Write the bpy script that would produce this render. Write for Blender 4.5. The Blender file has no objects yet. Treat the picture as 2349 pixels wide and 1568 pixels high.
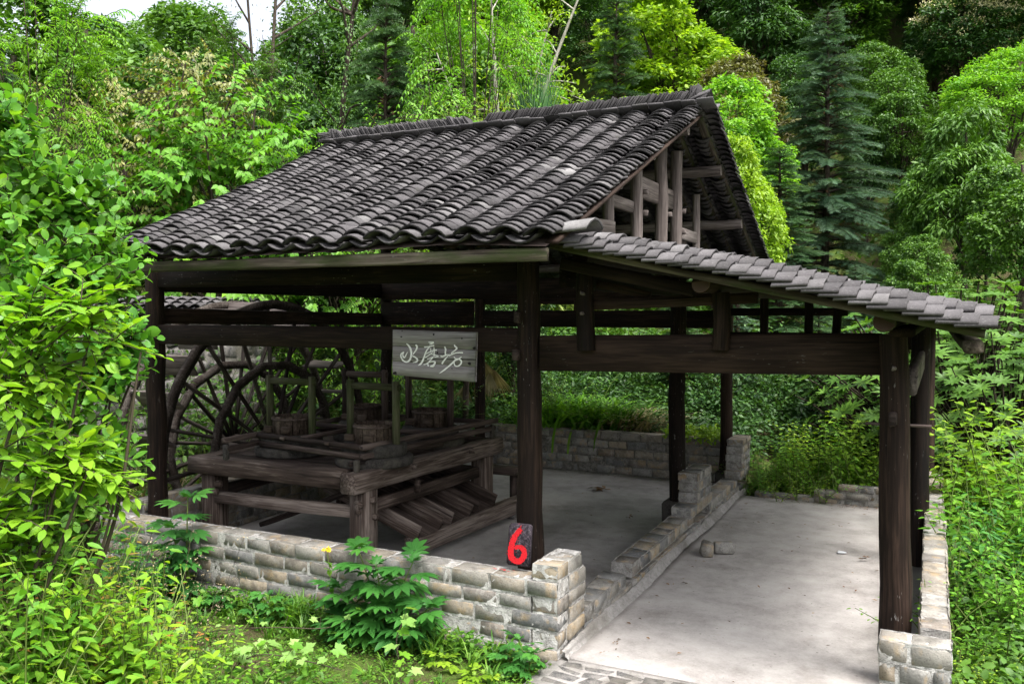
import bpy, math, random
import numpy as np
from mathutils import Matrix, Vector

# ------------------------------------------------------------------ camera, sky, sun, exposure
scn = bpy.context.scene
COL = scn.collection
R = math.radians

cam_d = bpy.data.cameras.new('camera')
cam_d.sensor_width = 36.0
cam_d.lens = 36.0 * 1973.0 / 2349.0
cam_d.clip_start = 0.05
cam_d.clip_end = 600.0
cam = bpy.data.objects.new('camera', cam_d)
COL.objects.link(cam)
cam.location = (0.0, 0.0, 2.34)
cam.rotation_euler = (R(88.0), 0.0, R(26.1))
scn.camera = cam

SUN_EL, SUN_AZ = 64.0, 115.0        # degrees; azimuth clockwise from +Y (high, from the right)
world = bpy.data.worlds.new('World')
scn.world = world
world.use_nodes = True
wn = world.node_tree.nodes
wl = world.node_tree.links
wn.clear()
sky = wn.new('ShaderNodeTexSky')
sky.sky_type = 'NISHITA'
sky.sun_disc = False
sky.sun_elevation = R(SUN_EL)
sky.sun_rotation = R(SUN_AZ)
sky.altitude = 300.0
sky.air_density = 0.8
sky.dust_density = 9.0
sky.ozone_density = 1.0
bg = wn.new('ShaderNodeBackground')
bg.inputs['Strength'].default_value = 0.15
wo = wn.new('ShaderNodeOutputWorld')
hs = wn.new('ShaderNodeHueSaturation')            # thin overcast: the whole sky is paler than a clear one
hs.inputs['Saturation'].default_value = 0.35
wl.new(sky.outputs[0], hs.inputs['Color'])
wl.new(hs.outputs[0], bg.inputs['Color'])
wl.new(bg.outputs[0], wo.inputs['Surface'])

sun_d = bpy.data.lights.new('sun', 'SUN')
sun_d.energy = 1.5
sun_d.angle = R(24.0)
sun_d.color = (1.0, 0.96, 0.9)
sun = bpy.data.objects.new('sun', sun_d)
COL.objects.link(sun)
_az, _el = R(SUN_AZ), R(SUN_EL)
_dir = Vector((math.sin(_az) * math.cos(_el), math.cos(_az) * math.cos(_el), math.sin(_el)))
sun.rotation_euler = _dir.to_track_quat('Z', 'Y').to_euler()
sun.location = _dir * 40

vs = scn.view_settings
vs.view_transform = 'Standard'
vs.look = 'None'
vs.exposure = 1.75
vs.gamma = 1.0
vs.use_curve_mapping = False
scn.cycles.max_bounces = 6
scn.cycles.diffuse_bounces = 3
scn.cycles.glossy_bounces = 2
scn.cycles.transmission_bounces = 4
scn.cycles.use_adaptive_sampling = True
scn.cycles.adaptive_threshold = 0.01
scn.cycles.use_denoising = True

# ------------------------------------------------------------------ helpers
RNG = np.random.default_rng(7)
WM = {}


def wm(o):
    return WM.get(o.name, Matrix.Identity(4))


def put(o, world_m, parent=None):
    """link-time placement: world matrix plus optional parent"""
    WM[o.name] = world_m.copy()
    if parent is not None:
        o.parent = parent
        o.matrix_parent_inverse = wm(parent).inverted()
    o.matrix_basis = world_m
    return o


def tag(o, label=None, cat=None, group=None, kind=None):
    if label: o['label'] = label
    if cat: o['category'] = cat
    if group: o['group'] = group
    if kind: o['kind'] = kind
    return o


def empty(name, loc, rz=0.0, label=None, cat=None, group=None, scale=1.0):
    o = bpy.data.objects.new(name, None)
    COL.objects.link(o)
    o.empty_display_size = 0.2
    put(o, Matrix.Translation(Vector(loc)) @ Matrix.Rotation(rz, 4, 'Z') @ Matrix.Scale(scale, 4))
    tag(o, label, cat, group)
    return o


def np_mesh(name, V, faces, mat=None, smooth=False, rnd=None):
    """V (n,3); faces: list of int arrays (m,k)"""
    me = bpy.data.meshes.new(name)
    V = np.asarray(V, dtype=np.float32)
    me.vertices.add(len(V))
    me.vertices.foreach_set('co', V.ravel())
    faces = [np.asarray(f, dtype=np.int32) for f in faces if len(f)]
    nl = sum(f.size for f in faces)
    npol = sum(len(f) for f in faces)
    me.loops.add(nl)
    me.loops.foreach_set('vertex_index', np.concatenate([f.ravel() for f in faces]))
    me.polygons.add(npol)
    tot = np.concatenate([np.full(len(f), f.shape[1], dtype=np.int32) for f in faces])
    st = np.concatenate([[0], np.cumsum(tot)[:-1]]).astype(np.int32)
    me.polygons.foreach_set('loop_start', st)
    me.polygons.foreach_set('loop_total', tot)
    if smooth:
        me.polygons.foreach_set('use_smooth', np.ones(npol, dtype=bool))
    if rnd is not None:
        a = me.attributes.new('rnd', 'FLOAT', 'POINT')
        a.data.foreach_set('value', np.asarray(rnd, dtype=np.float32))
    me.update(calc_edges=True)
    if mat: me.materials.append(mat)
    return me


def mobj(name, me, parent=None, world_m=None):
    o = bpy.data.objects.new(name, me)
    COL.objects.link(o)
    put(o, world_m if world_m is not None else Matrix.Identity(4), parent)
    return o


class MB:
    """collects polygons and builds them as ONE mesh"""
    def __init__(self):
        self.V = []; self.Q = []; self.T = []; self.R = []; self.n = 0

    def add(self, V, quads=(), tris=(), rnd=None):
        V = np.asarray(V, dtype=np.float64)
        self.V.append(V)
        if len(quads): self.Q.append(np.asarray(quads) + self.n)
        if len(tris): self.T.append(np.asarray(tris) + self.n)
        self.R.append(np.full(len(V), RNG.random() if rnd is None else rnd) if np.isscalar(rnd) or rnd is None else np.asarray(rnd))
        self.n += len(V)

    def mesh(self, name, mat, smooth=False):
        fs = []
        if self.Q: fs.append(np.concatenate(self.Q))
        if self.T: fs.append(np.concatenate(self.T))
        return np_mesh(name, np.concatenate(self.V), fs, mat, smooth, np.concatenate(self.R))

    def build(self, name, mat, parent=None, smooth=False, world_m=None):
        return mobj(name, self.mesh(name, mat, smooth), parent, world_m)


def nrm(a):
    return a / np.maximum(np.linalg.norm(a, axis=-1, keepdims=True), 1e-9)


def tube(P, rad, k=6, cap=True, wob=0.0, rng=RNG):
    """swept tube through points P with radii rad -> V, quads, tris"""
    P = np.asarray(P, float); n = len(P)
    rad = np.broadcast_to(np.asarray(rad, float), (n,))
    T = nrm(np.gradient(P, axis=0))
    ref = np.array([0, 0, 1.0]) if abs(T[0][2]) < 0.9 else np.array([1.0, 0, 0])
    A = nrm(np.cross(T, ref)); B = np.cross(T, A)
    an = np.arange(k) / k * 2 * np.pi
    ring = (np.cos(an)[None, :, None] * A[:, None, :] + np.sin(an)[None, :, None] * B[:, None, :])
    rr = rad[:, None] * (1 + wob * rng.normal(size=(n, k)))
    V = (P[:, None, :] + ring * rr[..., None]).reshape(-1, 3)
    i, j = np.meshgrid(np.arange(n - 1), np.arange(k), indexing='ij')
    q = np.stack([i * k + j, i * k + (j + 1) % k, (i + 1) * k + (j + 1) % k, (i + 1) * k + j], -1).reshape(-1, 4)
    tr = []
    if cap:
        V = np.vstack([V, V[:k].copy(), V[n * k - k:n * k].copy(), P[0], P[-1]])
        b0, b1, c0, c1 = n * k, n * k + k, n * k + 2 * k, n * k + 2 * k + 1
        for j in range(k):
            tr.append((b0 + (j + 1) % k, b0 + j, c0))
            tr.append((b1 + j, b1 + (j + 1) % k, c1))
    return V, q[:, ::-1], [t[::-1] for t in tr]


def axis_matrix(p0, p1, up=(0, 0, 1)):
    """local X along p0->p1, origin at the middle"""
    p0 = Vector(p0); p1 = Vector(p1)
    x = (p1 - p0).normalized()
    u = Vector(up)
    if abs(x.dot(u)) > 0.95: u = Vector((0, 1, 0))
    y = u.cross(x).normalized(); z = x.cross(y)
    m = Matrix((x, y, z)).transposed().to_4x4()
    m.translation = (p0 + p1) / 2
    return m, (p1 - p0).length


def timber(name, p0, p1, w, h, mat, parent=None, up=(0, 0, 1), ch=0.012, jit=0.003, seg=None, rng=RNG):
    """squared timber, chamfered and slightly uneven; w across, h along up"""
    m, L = axis_matrix(p0, p1, up)
    n = (seg or max(2, int(L / 0.35))) + 1
    ch = min(ch, w * 0.3, h * 0.3)
    prof = np.array([(-w/2+ch, -h/2), (w/2-ch, -h/2), (w/2, -h/2+ch), (w/2, h/2-ch), (w/2-ch, h/2), (-w/2+ch, h/2), (-w/2, h/2-ch), (-w/2, -h/2+ch)])
    xs = np.linspace(-L/2, L/2, n)
    V = np.zeros((n, 8, 3)); V[..., 0] = xs[:, None]; V[..., 1:] = prof
    V[..., 1:] += rng.normal(size=(n, 1, 2)) * jit * 0.35 + rng.normal(size=(n, 8, 2)) * jit * 0.35
    V[..., 0] += rng.normal(size=(n, 8)) * jit * 0.5
    V = V.reshape(-1, 3)
    i, j = np.meshgrid(np.arange(n - 1), np.arange(8), indexing='ij')
    q = np.stack([i*8+j, i*8+(j+1) % 8, (i+1)*8+(j+1) % 8, (i+1)*8+j], -1).reshape(-1, 4)[:, ::-1]
    e0 = np.arange(8)[None, :]; e1 = (np.arange(8) + (n-1)*8)[None, ::-1]
    me = np_mesh(name, V, [q, e0, e1], mat)
    return mobj(name, me, parent, m)


def log(name, p0, p1, r0, r1, mat, parent=None, k=16, wob=0.012, seg=None, rng=RNG):
    m, L = axis_matrix(p0, p1)
    n = seg or max(3, int(L / 0.25))
    xs = np.linspace(-L/2, L/2, n)
    P = np.stack([xs, rng.normal(size=n) * 0.004, rng.normal(size=n) * 0.004], -1)
    V, q, t = tube(P, np.linspace(r0, r1, n), k, True, wob, rng)
    me = np_mesh(name, V, [q, np.array(t)], mat, smooth=True)
    return mobj(name, me, parent, m)


def chamfer_box(w, d, h, c, jit, rng):
    """24 vertex chamfered block centred at the origin"""
    V = []; idx = {}
    for sx in (-1, 1):
        for sy in (-1, 1):
            for sz in (-1, 1):
                j = rng.normal(size=3) * jit
                for ax in range(3):
                    p = np.array([sx*w/2, sy*d/2, sz*h/2])
                    for a in range(3):
                        if a != ax: p[a] -= np.sign(p[a]) * c * rng.uniform(0.6, 1.5)
                    idx[(sx, sy, sz, ax)] = len(V); V.append(p + j)
    Q = []; T = []
    V = np.array(V)
    def addf(f):
        p = V[list(f)]
        nn = np.cross(p[1]-p[0], p[2]-p[0])
        if nn @ p.mean(0) < 0: f = f[::-1]
        (Q if len(f) == 4 else T).append(f)
    for ax in range(3):
        o = [a for a in range(3) if a != ax]
        for s in (-1, 1):
            f = []
            for (a, b) in ((-1, -1), (1, -1), (1, 1), (-1, 1)):
                k = [0, 0, 0]; k[ax] = s; k[o[0]] = a; k[o[1]] = b
                f.append(idx[(*k, ax)])
            addf(tuple(f))
    for ax in range(3):      # edges parallel to ax
        o = [a for a in range(3) if a != ax]
        for a in (-1, 1):
            for b in (-1, 1):
                k0 = [0, 0, 0]; k0[o[0]] = a; k0[o[1]] = b; k1 = list(k0); k0[ax] = -1; k1[ax] = 1
                addf((idx[(*k0, o[0])], idx[(*k1, o[0])], idx[(*k1, o[1])], idx[(*k0, o[1])]))
    for sx in (-1, 1):
        for sy in (-1, 1):
            for sz in (-1, 1):
                addf(tuple(idx[(sx, sy, sz, a)] for a in range(3)))
    return V, Q, T


def block(name, c, dims, mat, parent=None, rz=0.0, ch=0.01, jit=0.003, rot=None, rng=RNG):
    V, Q, T = chamfer_box(*dims, ch, jit, rng)
    me = np_mesh(name, V, [np.array(Q), np.array(T)], mat)
    m = Matrix.Translation(Vector(c)) @ (rot.to_4x4() if rot is not None else Matrix.Rotation(rz, 4, 'Z'))
    return mobj(name, me, parent, m)


def copy_tree(o, parent=None, root_m=None):
    c = o.copy(); COL.objects.link(c)
    if parent is not None: c.parent = parent
    if root_m is not None: c.matrix_basis = root_m
    WM[c.name] = root_m if root_m is not None else Matrix.Identity(4)
    for ch in KIDS.get(o.name, ()): copy_tree(ch, c)
    return c


KIDS = {}


def kid(parent, o):
    KIDS.setdefault(parent.name, []).append(o)
    return o


# ------------------------------------------------------------------ materials
class NT:
    def __init__(self, name):
        self.m = bpy.data.materials.new(name); self.m.use_nodes = True
        self.t = self.m.node_tree; self.t.nodes.clear()
        self.out = self.t.nodes.new('ShaderNodeOutputMaterial')

    def n(self, typ, **kw):
        nd = self.t.nodes.new(typ)
        for k, v in kw.items():
            if k == 'ins':
                for a, b in v.items():
                    if hasattr(b, 'is_linked') or hasattr(b, 'links'): self.t.links.new(b, nd.inputs[a])
                    else: nd.inputs[a].default_value = b
            else: setattr(nd, k, v)
        return nd

    def math(self, op, a, b=0.0, c=None, clamp=False):
        nd = self.n('ShaderNodeMath', operation=op, use_clamp=clamp)
        for i, v in enumerate((a, b, c)):
            if v is None: continue
            if hasattr(v, 'links'): self.t.links.new(v, nd.inputs[i])
            else: nd.inputs[i].default_value = v
        return nd.outputs[0]

    def ramp(self, fac, stops, interp='LINEAR'):
        nd = self.n('ShaderNodeValToRGB')
        nd.color_ramp.interpolation = interp
        e = nd.color_ramp.elements
        while len(e) < len(stops): e.new(0.5)
        for k, (p, c) in enumerate(stops):
            e[k].position = p
            e[k].color = (c, c, c, 1) if np.isscalar(c) else (*c, 1)
        self.t.links.new(fac, nd.inputs[0])
        return nd.outputs[0]

    def noise(self, vec, scale, detail=3.0, rough=0.55, dist=0.0):
        nd = self.n('ShaderNodeTexNoise', ins={'Scale': scale, 'Detail': detail, 'Roughness': rough, 'Distortion': dist})
        if vec is not None: self.t.links.new(vec, nd.inputs['Vector'])
        return nd.outputs[0]

    def mix(self, f, a, b, mode='MIX'):
        nd = self.n('ShaderNodeMix', data_type='RGBA', blend_type=mode)
        for s, v in ((0, f), (6, a), (7, b)):
            if hasattr(v, 'links'): self.t.links.new(v, nd.inputs[s])
            else: nd.inputs[s].default_value = v if s == 0 else (*v, 1)
        return nd.outputs[2]

    def coords(self, kind='Object', scale=(1, 1, 1), rnd=True):
        tc = self.n('ShaderNodeTexCoord')
        v = tc.outputs[kind]
        if rnd:
            oi = self.n('ShaderNodeObjectInfo')
            cv = self.n('ShaderNodeCombineXYZ')
            for i in range(3):
                self.t.links.new(self.math('MULTIPLY', oi.outputs['Random'], 37.0 + 11 * i), cv.inputs[i])
            ad = self.n('ShaderNodeVectorMath', operation='ADD')
            self.t.links.new(v, ad.inputs[0]); self.t.links.new(cv.outputs[0], ad.inputs[1])
            v = ad.outputs[0]
        mp = self.n('ShaderNodeMapping')
        mp.inputs['Scale'].default_value = scale
        self.t.links.new(v, mp.inputs[0])
        return mp.outputs[0]

    def rnd(self):
        """random value per piece: mesh attribute plus the object's own"""
        a = self.n('ShaderNodeAttribute', attribute_name='rnd')
        oi = self.n('ShaderNodeObjectInfo')
        return self.math('FRACT', self.math('ADD', a.outputs['Fac'], oi.outputs['Random']))

    def bump(self, h, strength=0.4, dist=0.01):
        nd = self.n('ShaderNodeBump', ins={'Strength': strength, 'Distance': dist})
        self.t.links.new(h, nd.inputs['Height'])
        return nd.outputs[0]

    def done(self, color, rough=0.8, normal=None, spec=0.3):
        p = self.n('ShaderNodeBsdfPrincipled')
        for s, v in (('Base Color', color), ('Roughness', rough)):
            if hasattr(v, 'links'): self.t.links.new(v, p.inputs[s])
            else: p.inputs[s].default_value = v if np.isscalar(v) else (*v, 1)
        p.inputs['Specular IOR Level'].default_value = spec
        if normal is not None: self.t.links.new(normal, p.inputs['Normal'])
        self.t.links.new(p.outputs[0], self.out.inputs['Surface'])
        return self.m


def wood(name, dark, mid, light, fleck=0.0, moss=0.0, rough=0.75):
    b = NT(name)
    g = b.coords(scale=(1.2, 22, 22))
    grain = b.noise(g, 2.2, 5, 0.6, 0.6)
    big = b.noise(b.coords(scale=(0.8, 3, 3)), 1.6, 3)
    f = b.math('ADD', b.math('MULTIPLY', grain, 0.65), b.math('MULTIPLY', big, 0.45))
    rn = b.rnd()
    f = b.math('ADD', f, b.math('MULTIPLY', b.math('SUBTRACT', rn, 0.5), 0.16))
    col = b.ramp(f, [(0.36, dark), (0.54, mid), (0.72, light)])
    crack = b.noise(b.coords(scale=(0.55, 30, 30)), 1.5, 2, 0.5, 0.3)
    ck = b.ramp(crack, [(0.30, 1.0), (0.345, 0.0)])
    col = b.mix(b.math('MULTIPLY', ck, 0.75), col, tuple(c * 0.2 for c in dark))
    if fleck:
        fl = b.noise(b.coords(scale=(8, 30, 30)), 2.0, 3, 0.65)
        reg = b.noise(b.coords(scale=(1, 1, 1)), 1.2, 1)
        fm = b.math('MULTIPLY', b.ramp(fl, [(0.66, 0.0), (0.70, 1.0)]), b.ramp(reg, [(0.45, 0.0), (0.62, 1.0)]))
        col = b.mix(b.math('MULTIPLY', fm, fleck), col, (0.35, 0.34, 0.33))
    if moss:
        ms = b.noise(b.coords('Object', (1.5, 6, 6)), 1.6, 4)
        col = b.mix(b.math('MULTIPLY', b.ramp(ms, [(0.47, 0.0), (0.62, 1.0)]), moss), col, (0.035, 0.055, 0.012))
    h = b.math('SUBTRACT', grain, b.math('MULTIPLY', ck, 0.8))
    return b.done(col, rough, b.bump(h, 0.5, 0.004), 0.15)


M = {}
M['wood_dark'] = wood('dark_timber', (0.003, 0.002, 0.0015), (0.0115, 0.0068, 0.0048), (0.037, 0.0225, 0.016), fleck=0.6)
M['wood_beam'] = wood('brown_timber', (0.006, 0.0038, 0.003), (0.017, 0.010, 0.0072), (0.042, 0.026, 0.0185), fleck=0.2)
M['wood_grey'] = wood('weathered_timber', (0.04, 0.033, 0.03), (0.12, 0.10, 0.092), (0.25, 0.22, 0.205), fleck=0.2)
M['wood_fascia'] = wood('mossy_timber', (0.018, 0.014, 0.010), (0.06, 0.048, 0.037), (0.16, 0.135, 0.11), fleck=0.2, moss=0.6)
M['wood_mill'] = wood('mill_timber', (0.016, 0.011, 0.009), (0.062, 0.045, 0.037), (0.20, 0.165, 0.145), fleck=0.25)
M['wood_rail'] = wood('dark_mill_timber', (0.014, 0.01, 0.009), (0.042, 0.030, 0.026), (0.11, 0.085, 0.075), fleck=0.1)
M['wood_wheel'] = wood('wheel_timber', (0.008, 0.006, 0.005), (0.022, 0.016, 0.013), (0.085, 0.074, 0.066), fleck=0.3)
M['wood_green'] = wood('algae_timber', (0.02, 0.02, 0.01), (0.06, 0.062, 0.035), (0.12, 0.12, 0.075), moss=0.6)
M['wood_tub'] = wood('tub_timber', (0.016, 0.011, 0.008), (0.05, 0.036, 0.027), (0.11, 0.085, 0.067))
M['wood_sign'] = wood('sign_timber', (0.07, 0.062, 0.062), (0.19, 0.175, 0.175), (0.30, 0.285, 0.285))
M['end_grain'] = NT('end_grain').done((0.10, 0.065, 0.05), 0.8)


def mat_tile(name='grey_roof_tile', k=1.0):
    b = NT(name)
    rn = b.rnd()
    P = b.n('ShaderNodeNewGeometry').outputs['Position']
    big = b.noise(P, 4.0, 4, 0.6)
    fine = b.noise(P, 70.0, 4, 0.7)
    sc = lambda *c: tuple(v * k for v in c)
    base = b.ramp(rn, [(0.0, sc(0.048, 0.045, 0.048)), (0.3, sc(0.075, 0.071, 0.074)), (0.6, sc(0.092, 0.086, 0.091)), (0.93, sc(0.12, 0.114, 0.118)), (1.0, sc(0.20, 0.195, 0.195))])
    col = b.mix(b.ramp(big, [(0.36, 0.45), (0.56, 0.0)]), base, sc(0.045, 0.043, 0.043))
    col = b.mix(b.math('MULTIPLY', b.ramp(fine, [(0.54, 0.0), (0.74, 1.0)]), 0.38), col, sc(0.27, 0.265, 0.26))
    pit = b.ramp(b.noise(P, 130.0, 3, 0.7), [(0.34, 1.0), (0.44, 0.0)])
    col = b.mix(b.math('MULTIPLY', pit, 0.55), col, sc(0.02, 0.02, 0.019))
    moss = b.noise(P, 3.3, 5, 0.65)
    col = b.mix(b.math('MULTIPLY', b.ramp(moss, [(0.62, 0.0), (0.74, 1.0)]), 0.4), col, sc(0.035, 0.04, 0.02))
    return b.done(col, 0.85, b.bump(fine, 0.5, 0.004), 0.2)


def mat_brick():
    b = NT('old_brick')
    rn = b.rnd()
    geo = b.n('ShaderNodeNewGeometry')
    P = geo.outputs['Position']
    base = b.ramp(rn, [(0.0, (0.11, 0.112, 0.113)), (0.15, (0.20, 0.198, 0.19)), (0.36, (0.26, 0.248, 0.222)), (0.55, (0.20, 0.182, 0.155)),
                       (0.72, (0.30, 0.255, 0.19)), (0.88, (0.22, 0.18, 0.14)), (1.0, (0.15, 0.147, 0.142))])
    big = b.noise(P, 9.0, 4, 0.6)
    col = b.mix(b.ramp(big, [(0.34, 0.55), (0.52, 0.0)]), base, (0.07, 0.066, 0.058))
    warm = b.noise(b.coords('Object', (3, 3, 3)), 2.5, 3)
    col = b.mix(b.math('MULTIPLY', b.ramp(warm, [(0.55, 0.0), (0.66, 1.0)]), 0.45), col, (0.36, 0.25, 0.12))
    lime = b.noise(P, 14.0, 5, 0.7)
    col = b.mix(b.math('MULTIPLY', b.ramp(lime, [(0.50, 0.0), (0.72, 1.0)]), 0.55), col, (0.40, 0.385, 0.36))
    fine = b.noise(P, 90.0, 4, 0.7)
    col = b.mix(b.math('MULTIPLY', b.ramp(fine, [(0.33, 1.0), (0.46, 0.0)]), 0.55), col, (0.035, 0.033, 0.03))
    return b.done(col, 0.9, b.bump(b.math('ADD', fine, b.math('MULTIPLY', lime, 0.8)), 0.7, 0.005), 0.15)


def mat_mortar(name='lime_mortar', c0=(0.30, 0.29, 0.275), c1=(0.54, 0.53, 0.51)):
    b = NT(name)
    P = b.n('ShaderNodeNewGeometry').outputs['Position']
    a = b.noise(P, 16.0, 5, 0.7); f = b.noise(P, 95.0, 4, 0.7)
    col = b.ramp(b.math('ADD', b.math('MULTIPLY', a, 0.6), b.math('MULTIPLY', f, 0.4)), [(0.30, tuple(c * 0.3 for c in c0)), (0.42, c0), (0.56, c1)])
    dirt = b.noise(P, 3.0, 4)
    col = b.mix(b.math('MULTIPLY', b.ramp(dirt, [(0.48, 0.0), (0.66, 1.0)]), 0.5), col, (0.09, 0.08, 0.06))
    return b.done(col, 0.95, b.bump(b.math('ADD', a, f), 0.9, 0.012), 0.15)


def mat_concrete():
    b = NT('concrete')
    P = b.n('ShaderNodeNewGeometry').outputs['Position']
    a = b.noise(P, 1.3, 5, 0.6, 0.4); m = b.noise(P, 5.0, 5, 0.65); f = b.noise(P, 60.0, 4, 0.7)
    v = b.math('ADD', b.math('MULTIPLY', a, 0.5), b.math('ADD', b.math('MULTIPLY', m, 0.35), b.math('MULTIPLY', f, 0.18)))
    col = b.ramp(v, [(0.36, (0.185, 0.171, 0.160)), (0.52, (0.33, 0.312, 0.297)), (0.70, (0.44, 0.42, 0.40))])
    sp = b.ramp(b.noise(P, 38.0, 2, 0.5), [(0.70, 0.0), (0.745, 1.0)])
    col = b.mix(b.math('MULTIPLY', sp, 0.6), col, (0.07, 0.062, 0.055))
    st = b.ramp(b.noise(P, 2.4, 4, 0.7), [(0.58, 0.0), (0.74, 1.0)])
    col = b.mix(b.math('MULTIPLY', st, 0.35), col, (0.17, 0.14, 0.115))
    return b.done(col, 0.85, b.bump(b.math('ADD', m, f), 0.25, 0.01), 0.25)


def mat_ground():
    b = NT('mossy_ground')
    P = b.n('ShaderNodeNewGeometry').outputs['Position']
    a = b.noise(P, 2.2, 5, 0.65); f = b.noise(P, 28.0, 5, 0.7)
    col = b.ramp(b.math('ADD', b.math('MULTIPLY', a, 0.6), b.math('MULTIPLY', f, 0.45)),
                 [(0.36, (0.045, 0.034, 0.024)), (0.47, (0.07, 0.06, 0.03)), (0.54, (0.055, 0.085, 0.018)), (0.68, (0.085, 0.13, 0.025))])
    return b.done(col, 0.95, b.bump(b.math('ADD', a, f), 0.9, 0.03), 0.1)


def mat_leaf(name, c0, c1, c2, trans=0.3, rough=0.5, spec=0.35, tint=(1.25, 1.3, 0.45)):
    """leaf: colour varies from leaf to leaf; part of the light passes through"""
    b = NT(name)
    rn = b.rnd()
    oi = b.n('ShaderNodeObjectInfo')
    col = b.ramp(rn, [(0.0, c0), (0.55, c1), (1.0, c2)])
    nz = b.noise(b.n('ShaderNodeNewGeometry').outputs['Position'], 1.1, 2)
    col = b.mix(b.math('MULTIPLY', b.ramp(nz, [(0.42, 0.0), (0.62, 1.0)]), 0.35), col, c2)
    p = b.n('ShaderNodeBsdfPrincipled')
    b.t.links.new(col, p.inputs['Base Color'])
    p.inputs['Roughness'].default_value = rough
    p.inputs['Specular IOR Level'].default_value = spec
    tr = b.n('ShaderNodeBsdfTranslucent')
    tc = b.mix(1.0, col, tint, 'MULTIPLY')
    b.t.links.new(tc, tr.inputs['Color'])
    ms = b.n('ShaderNodeMixShader', ins={0: trans})
    b.t.links.new(p.outputs[0], ms.inputs[1]); b.t.links.new(tr.outputs[0], ms.inputs[2])
    b.t.links.new(ms.outputs[0], b.out.inputs['Surface'])
    return b.m


def mat_bark(name, c0, c1):
    b = NT(name)
    P = b.coords('Object', (3, 3, 0.8), rnd=False)
    a = b.noise(P, 6.0, 5, 0.65)
    return b.done(b.ramp(a, [(0.38, c0), (0.62, c1)]), 0.9, b.bump(a, 0.6, 0.02), 0.15)


M['tile'] = mat_tile('grey_roof_tile', 0.85)
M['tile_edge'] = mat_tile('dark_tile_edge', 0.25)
M['tile_ridge'] = mat_tile('ridge_tile', 0.6)
M['brick'] = mat_brick()
M['mortar'] = mat_mortar()
M['mortar_mid'] = mat_mortar('grey_mortar', (0.17, 0.16, 0.15), (0.34, 0.33, 0.31))
M['mortar_dark'] = mat_mortar('old_mortar', (0.10, 0.095, 0.085), (0.22, 0.21, 0.19))
M['render'] = mat_mortar('cement_skirt', (0.25, 0.238, 0.226), (0.36, 0.345, 0.33))
M['concrete'] = mat_concrete()
M['ground'] = mat_ground()
M['stone'] = mat_mortar('flagstone', (0.085, 0.085, 0.085), (0.20, 0.19, 0.18))
M['millstone'] = mat_mortar('millstone', (0.03, 0.028, 0.026), (0.07, 0.065, 0.06))
M['bark'] = mat_bark('dark_bark', (0.02, 0.015, 0.011), (0.075, 0.06, 0.047))
M['bark_pale'] = mat_bark('pale_bark', (0.16, 0.155, 0.12), (0.34, 0.33, 0.28))
M['stem_green'] = NT('green_stem').done((0.10, 0.15, 0.03), 0.6)
M['stem_brown'] = NT('brown_twig').done((0.045, 0.036, 0.022), 0.8)
# ------------------------------------------------------------------ the setting: ground and floors
def sst(a, b, x):
    t = np.clip((x - a) / (b - a), 0, 1)
    return t * t * (3 - 2 * t)


def ground_z(x, y):
    x = np.asarray(x, float); y = np.asarray(y, float)
    z = -0.05 + 0.02 * np.sin(x * 2.3 + 1) * np.sin(y * 1.9) + 0.012 * np.sin(x * 5.1) * np.sin(y * 6.3 + 2)
    z = z + 0.75 * sst(3.6, 0.2, y) * sst(-9.0, -3.0, x)                      # bank the camera stands on
    z = z + 0.30 * sst(11.9, 12.6, y) * sst(-1.9, -2.6, x) + 0.05 * sst(11.1, 11.5, y)
    pit = sst(-6.95, -7.15, x) * sst(-9.3, -8.6, x) * sst(5.3, 5.9, y) * sst(10.9, 10.2, y)
    z = z - 1.05 * pit                                                      # race under the water wheel
    q = x / np.maximum(np.abs(y), 1.0)
    fac = 0.18 + 0.82 * sst(-1.0, -0.45, q)
    hill = 0.26 * np.maximum(y - 13.5, 0) + 0.50 * np.maximum(y - 24, 0) - 0.70 * np.maximum(y - 75, 0)
    z = z + hill * fac + 0.12 * np.maximum(-x - 9.5, 0) * sst(0, 6, y)
    z = z + 0.25 * sst(0.4, 2.5, x) * sst(5, 9, y)
    return z


def axis_lines(segs):
    out = []
    for a, b, s in segs:
        out.append(np.arange(a, b, s))
    out.append([segs[-1][1]])
    return np.concatenate(out)


gx = axis_lines([(-260, -60, 40), (-60, -20, 4), (-20, -10, 0.8), (-10, 3, 0.16), (3, 12, 0.8), (12, 60, 4), (60, 260, 40)])
gy = axis_lines([(-120, -20, 25), (-20, 0, 2), (0, 2.5, 0.5), (2.5, 13.5, 0.16), (13.5, 30, 0.8), (30, 80, 4), (80, 420, 40)])
GX, GY = np.meshgrid(gx, gy, indexing='ij')
GZ = ground_z(GX, GY)
nx, ny = GX.shape
i, j = np.meshgrid(np.arange(nx - 1), np.arange(ny - 1), indexing='ij')
quads = np.stack([i*ny+j, (i+1)*ny+j, (i+1)*ny+j+1, i*ny+j+1], -1).reshape(-1, 4)
inside = (GX > -6.9) & (GX < 0.0) & (GY > 5.3) & (GY < 11.75)
GZ = np.where(inside, -0.09, GZ)
ground = mobj('ground', np_mesh('ground', np.stack([GX, GY, GZ], -1).reshape(-1, 3), [quads], M['ground'], True))
tag(ground, kind='structure')


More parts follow.
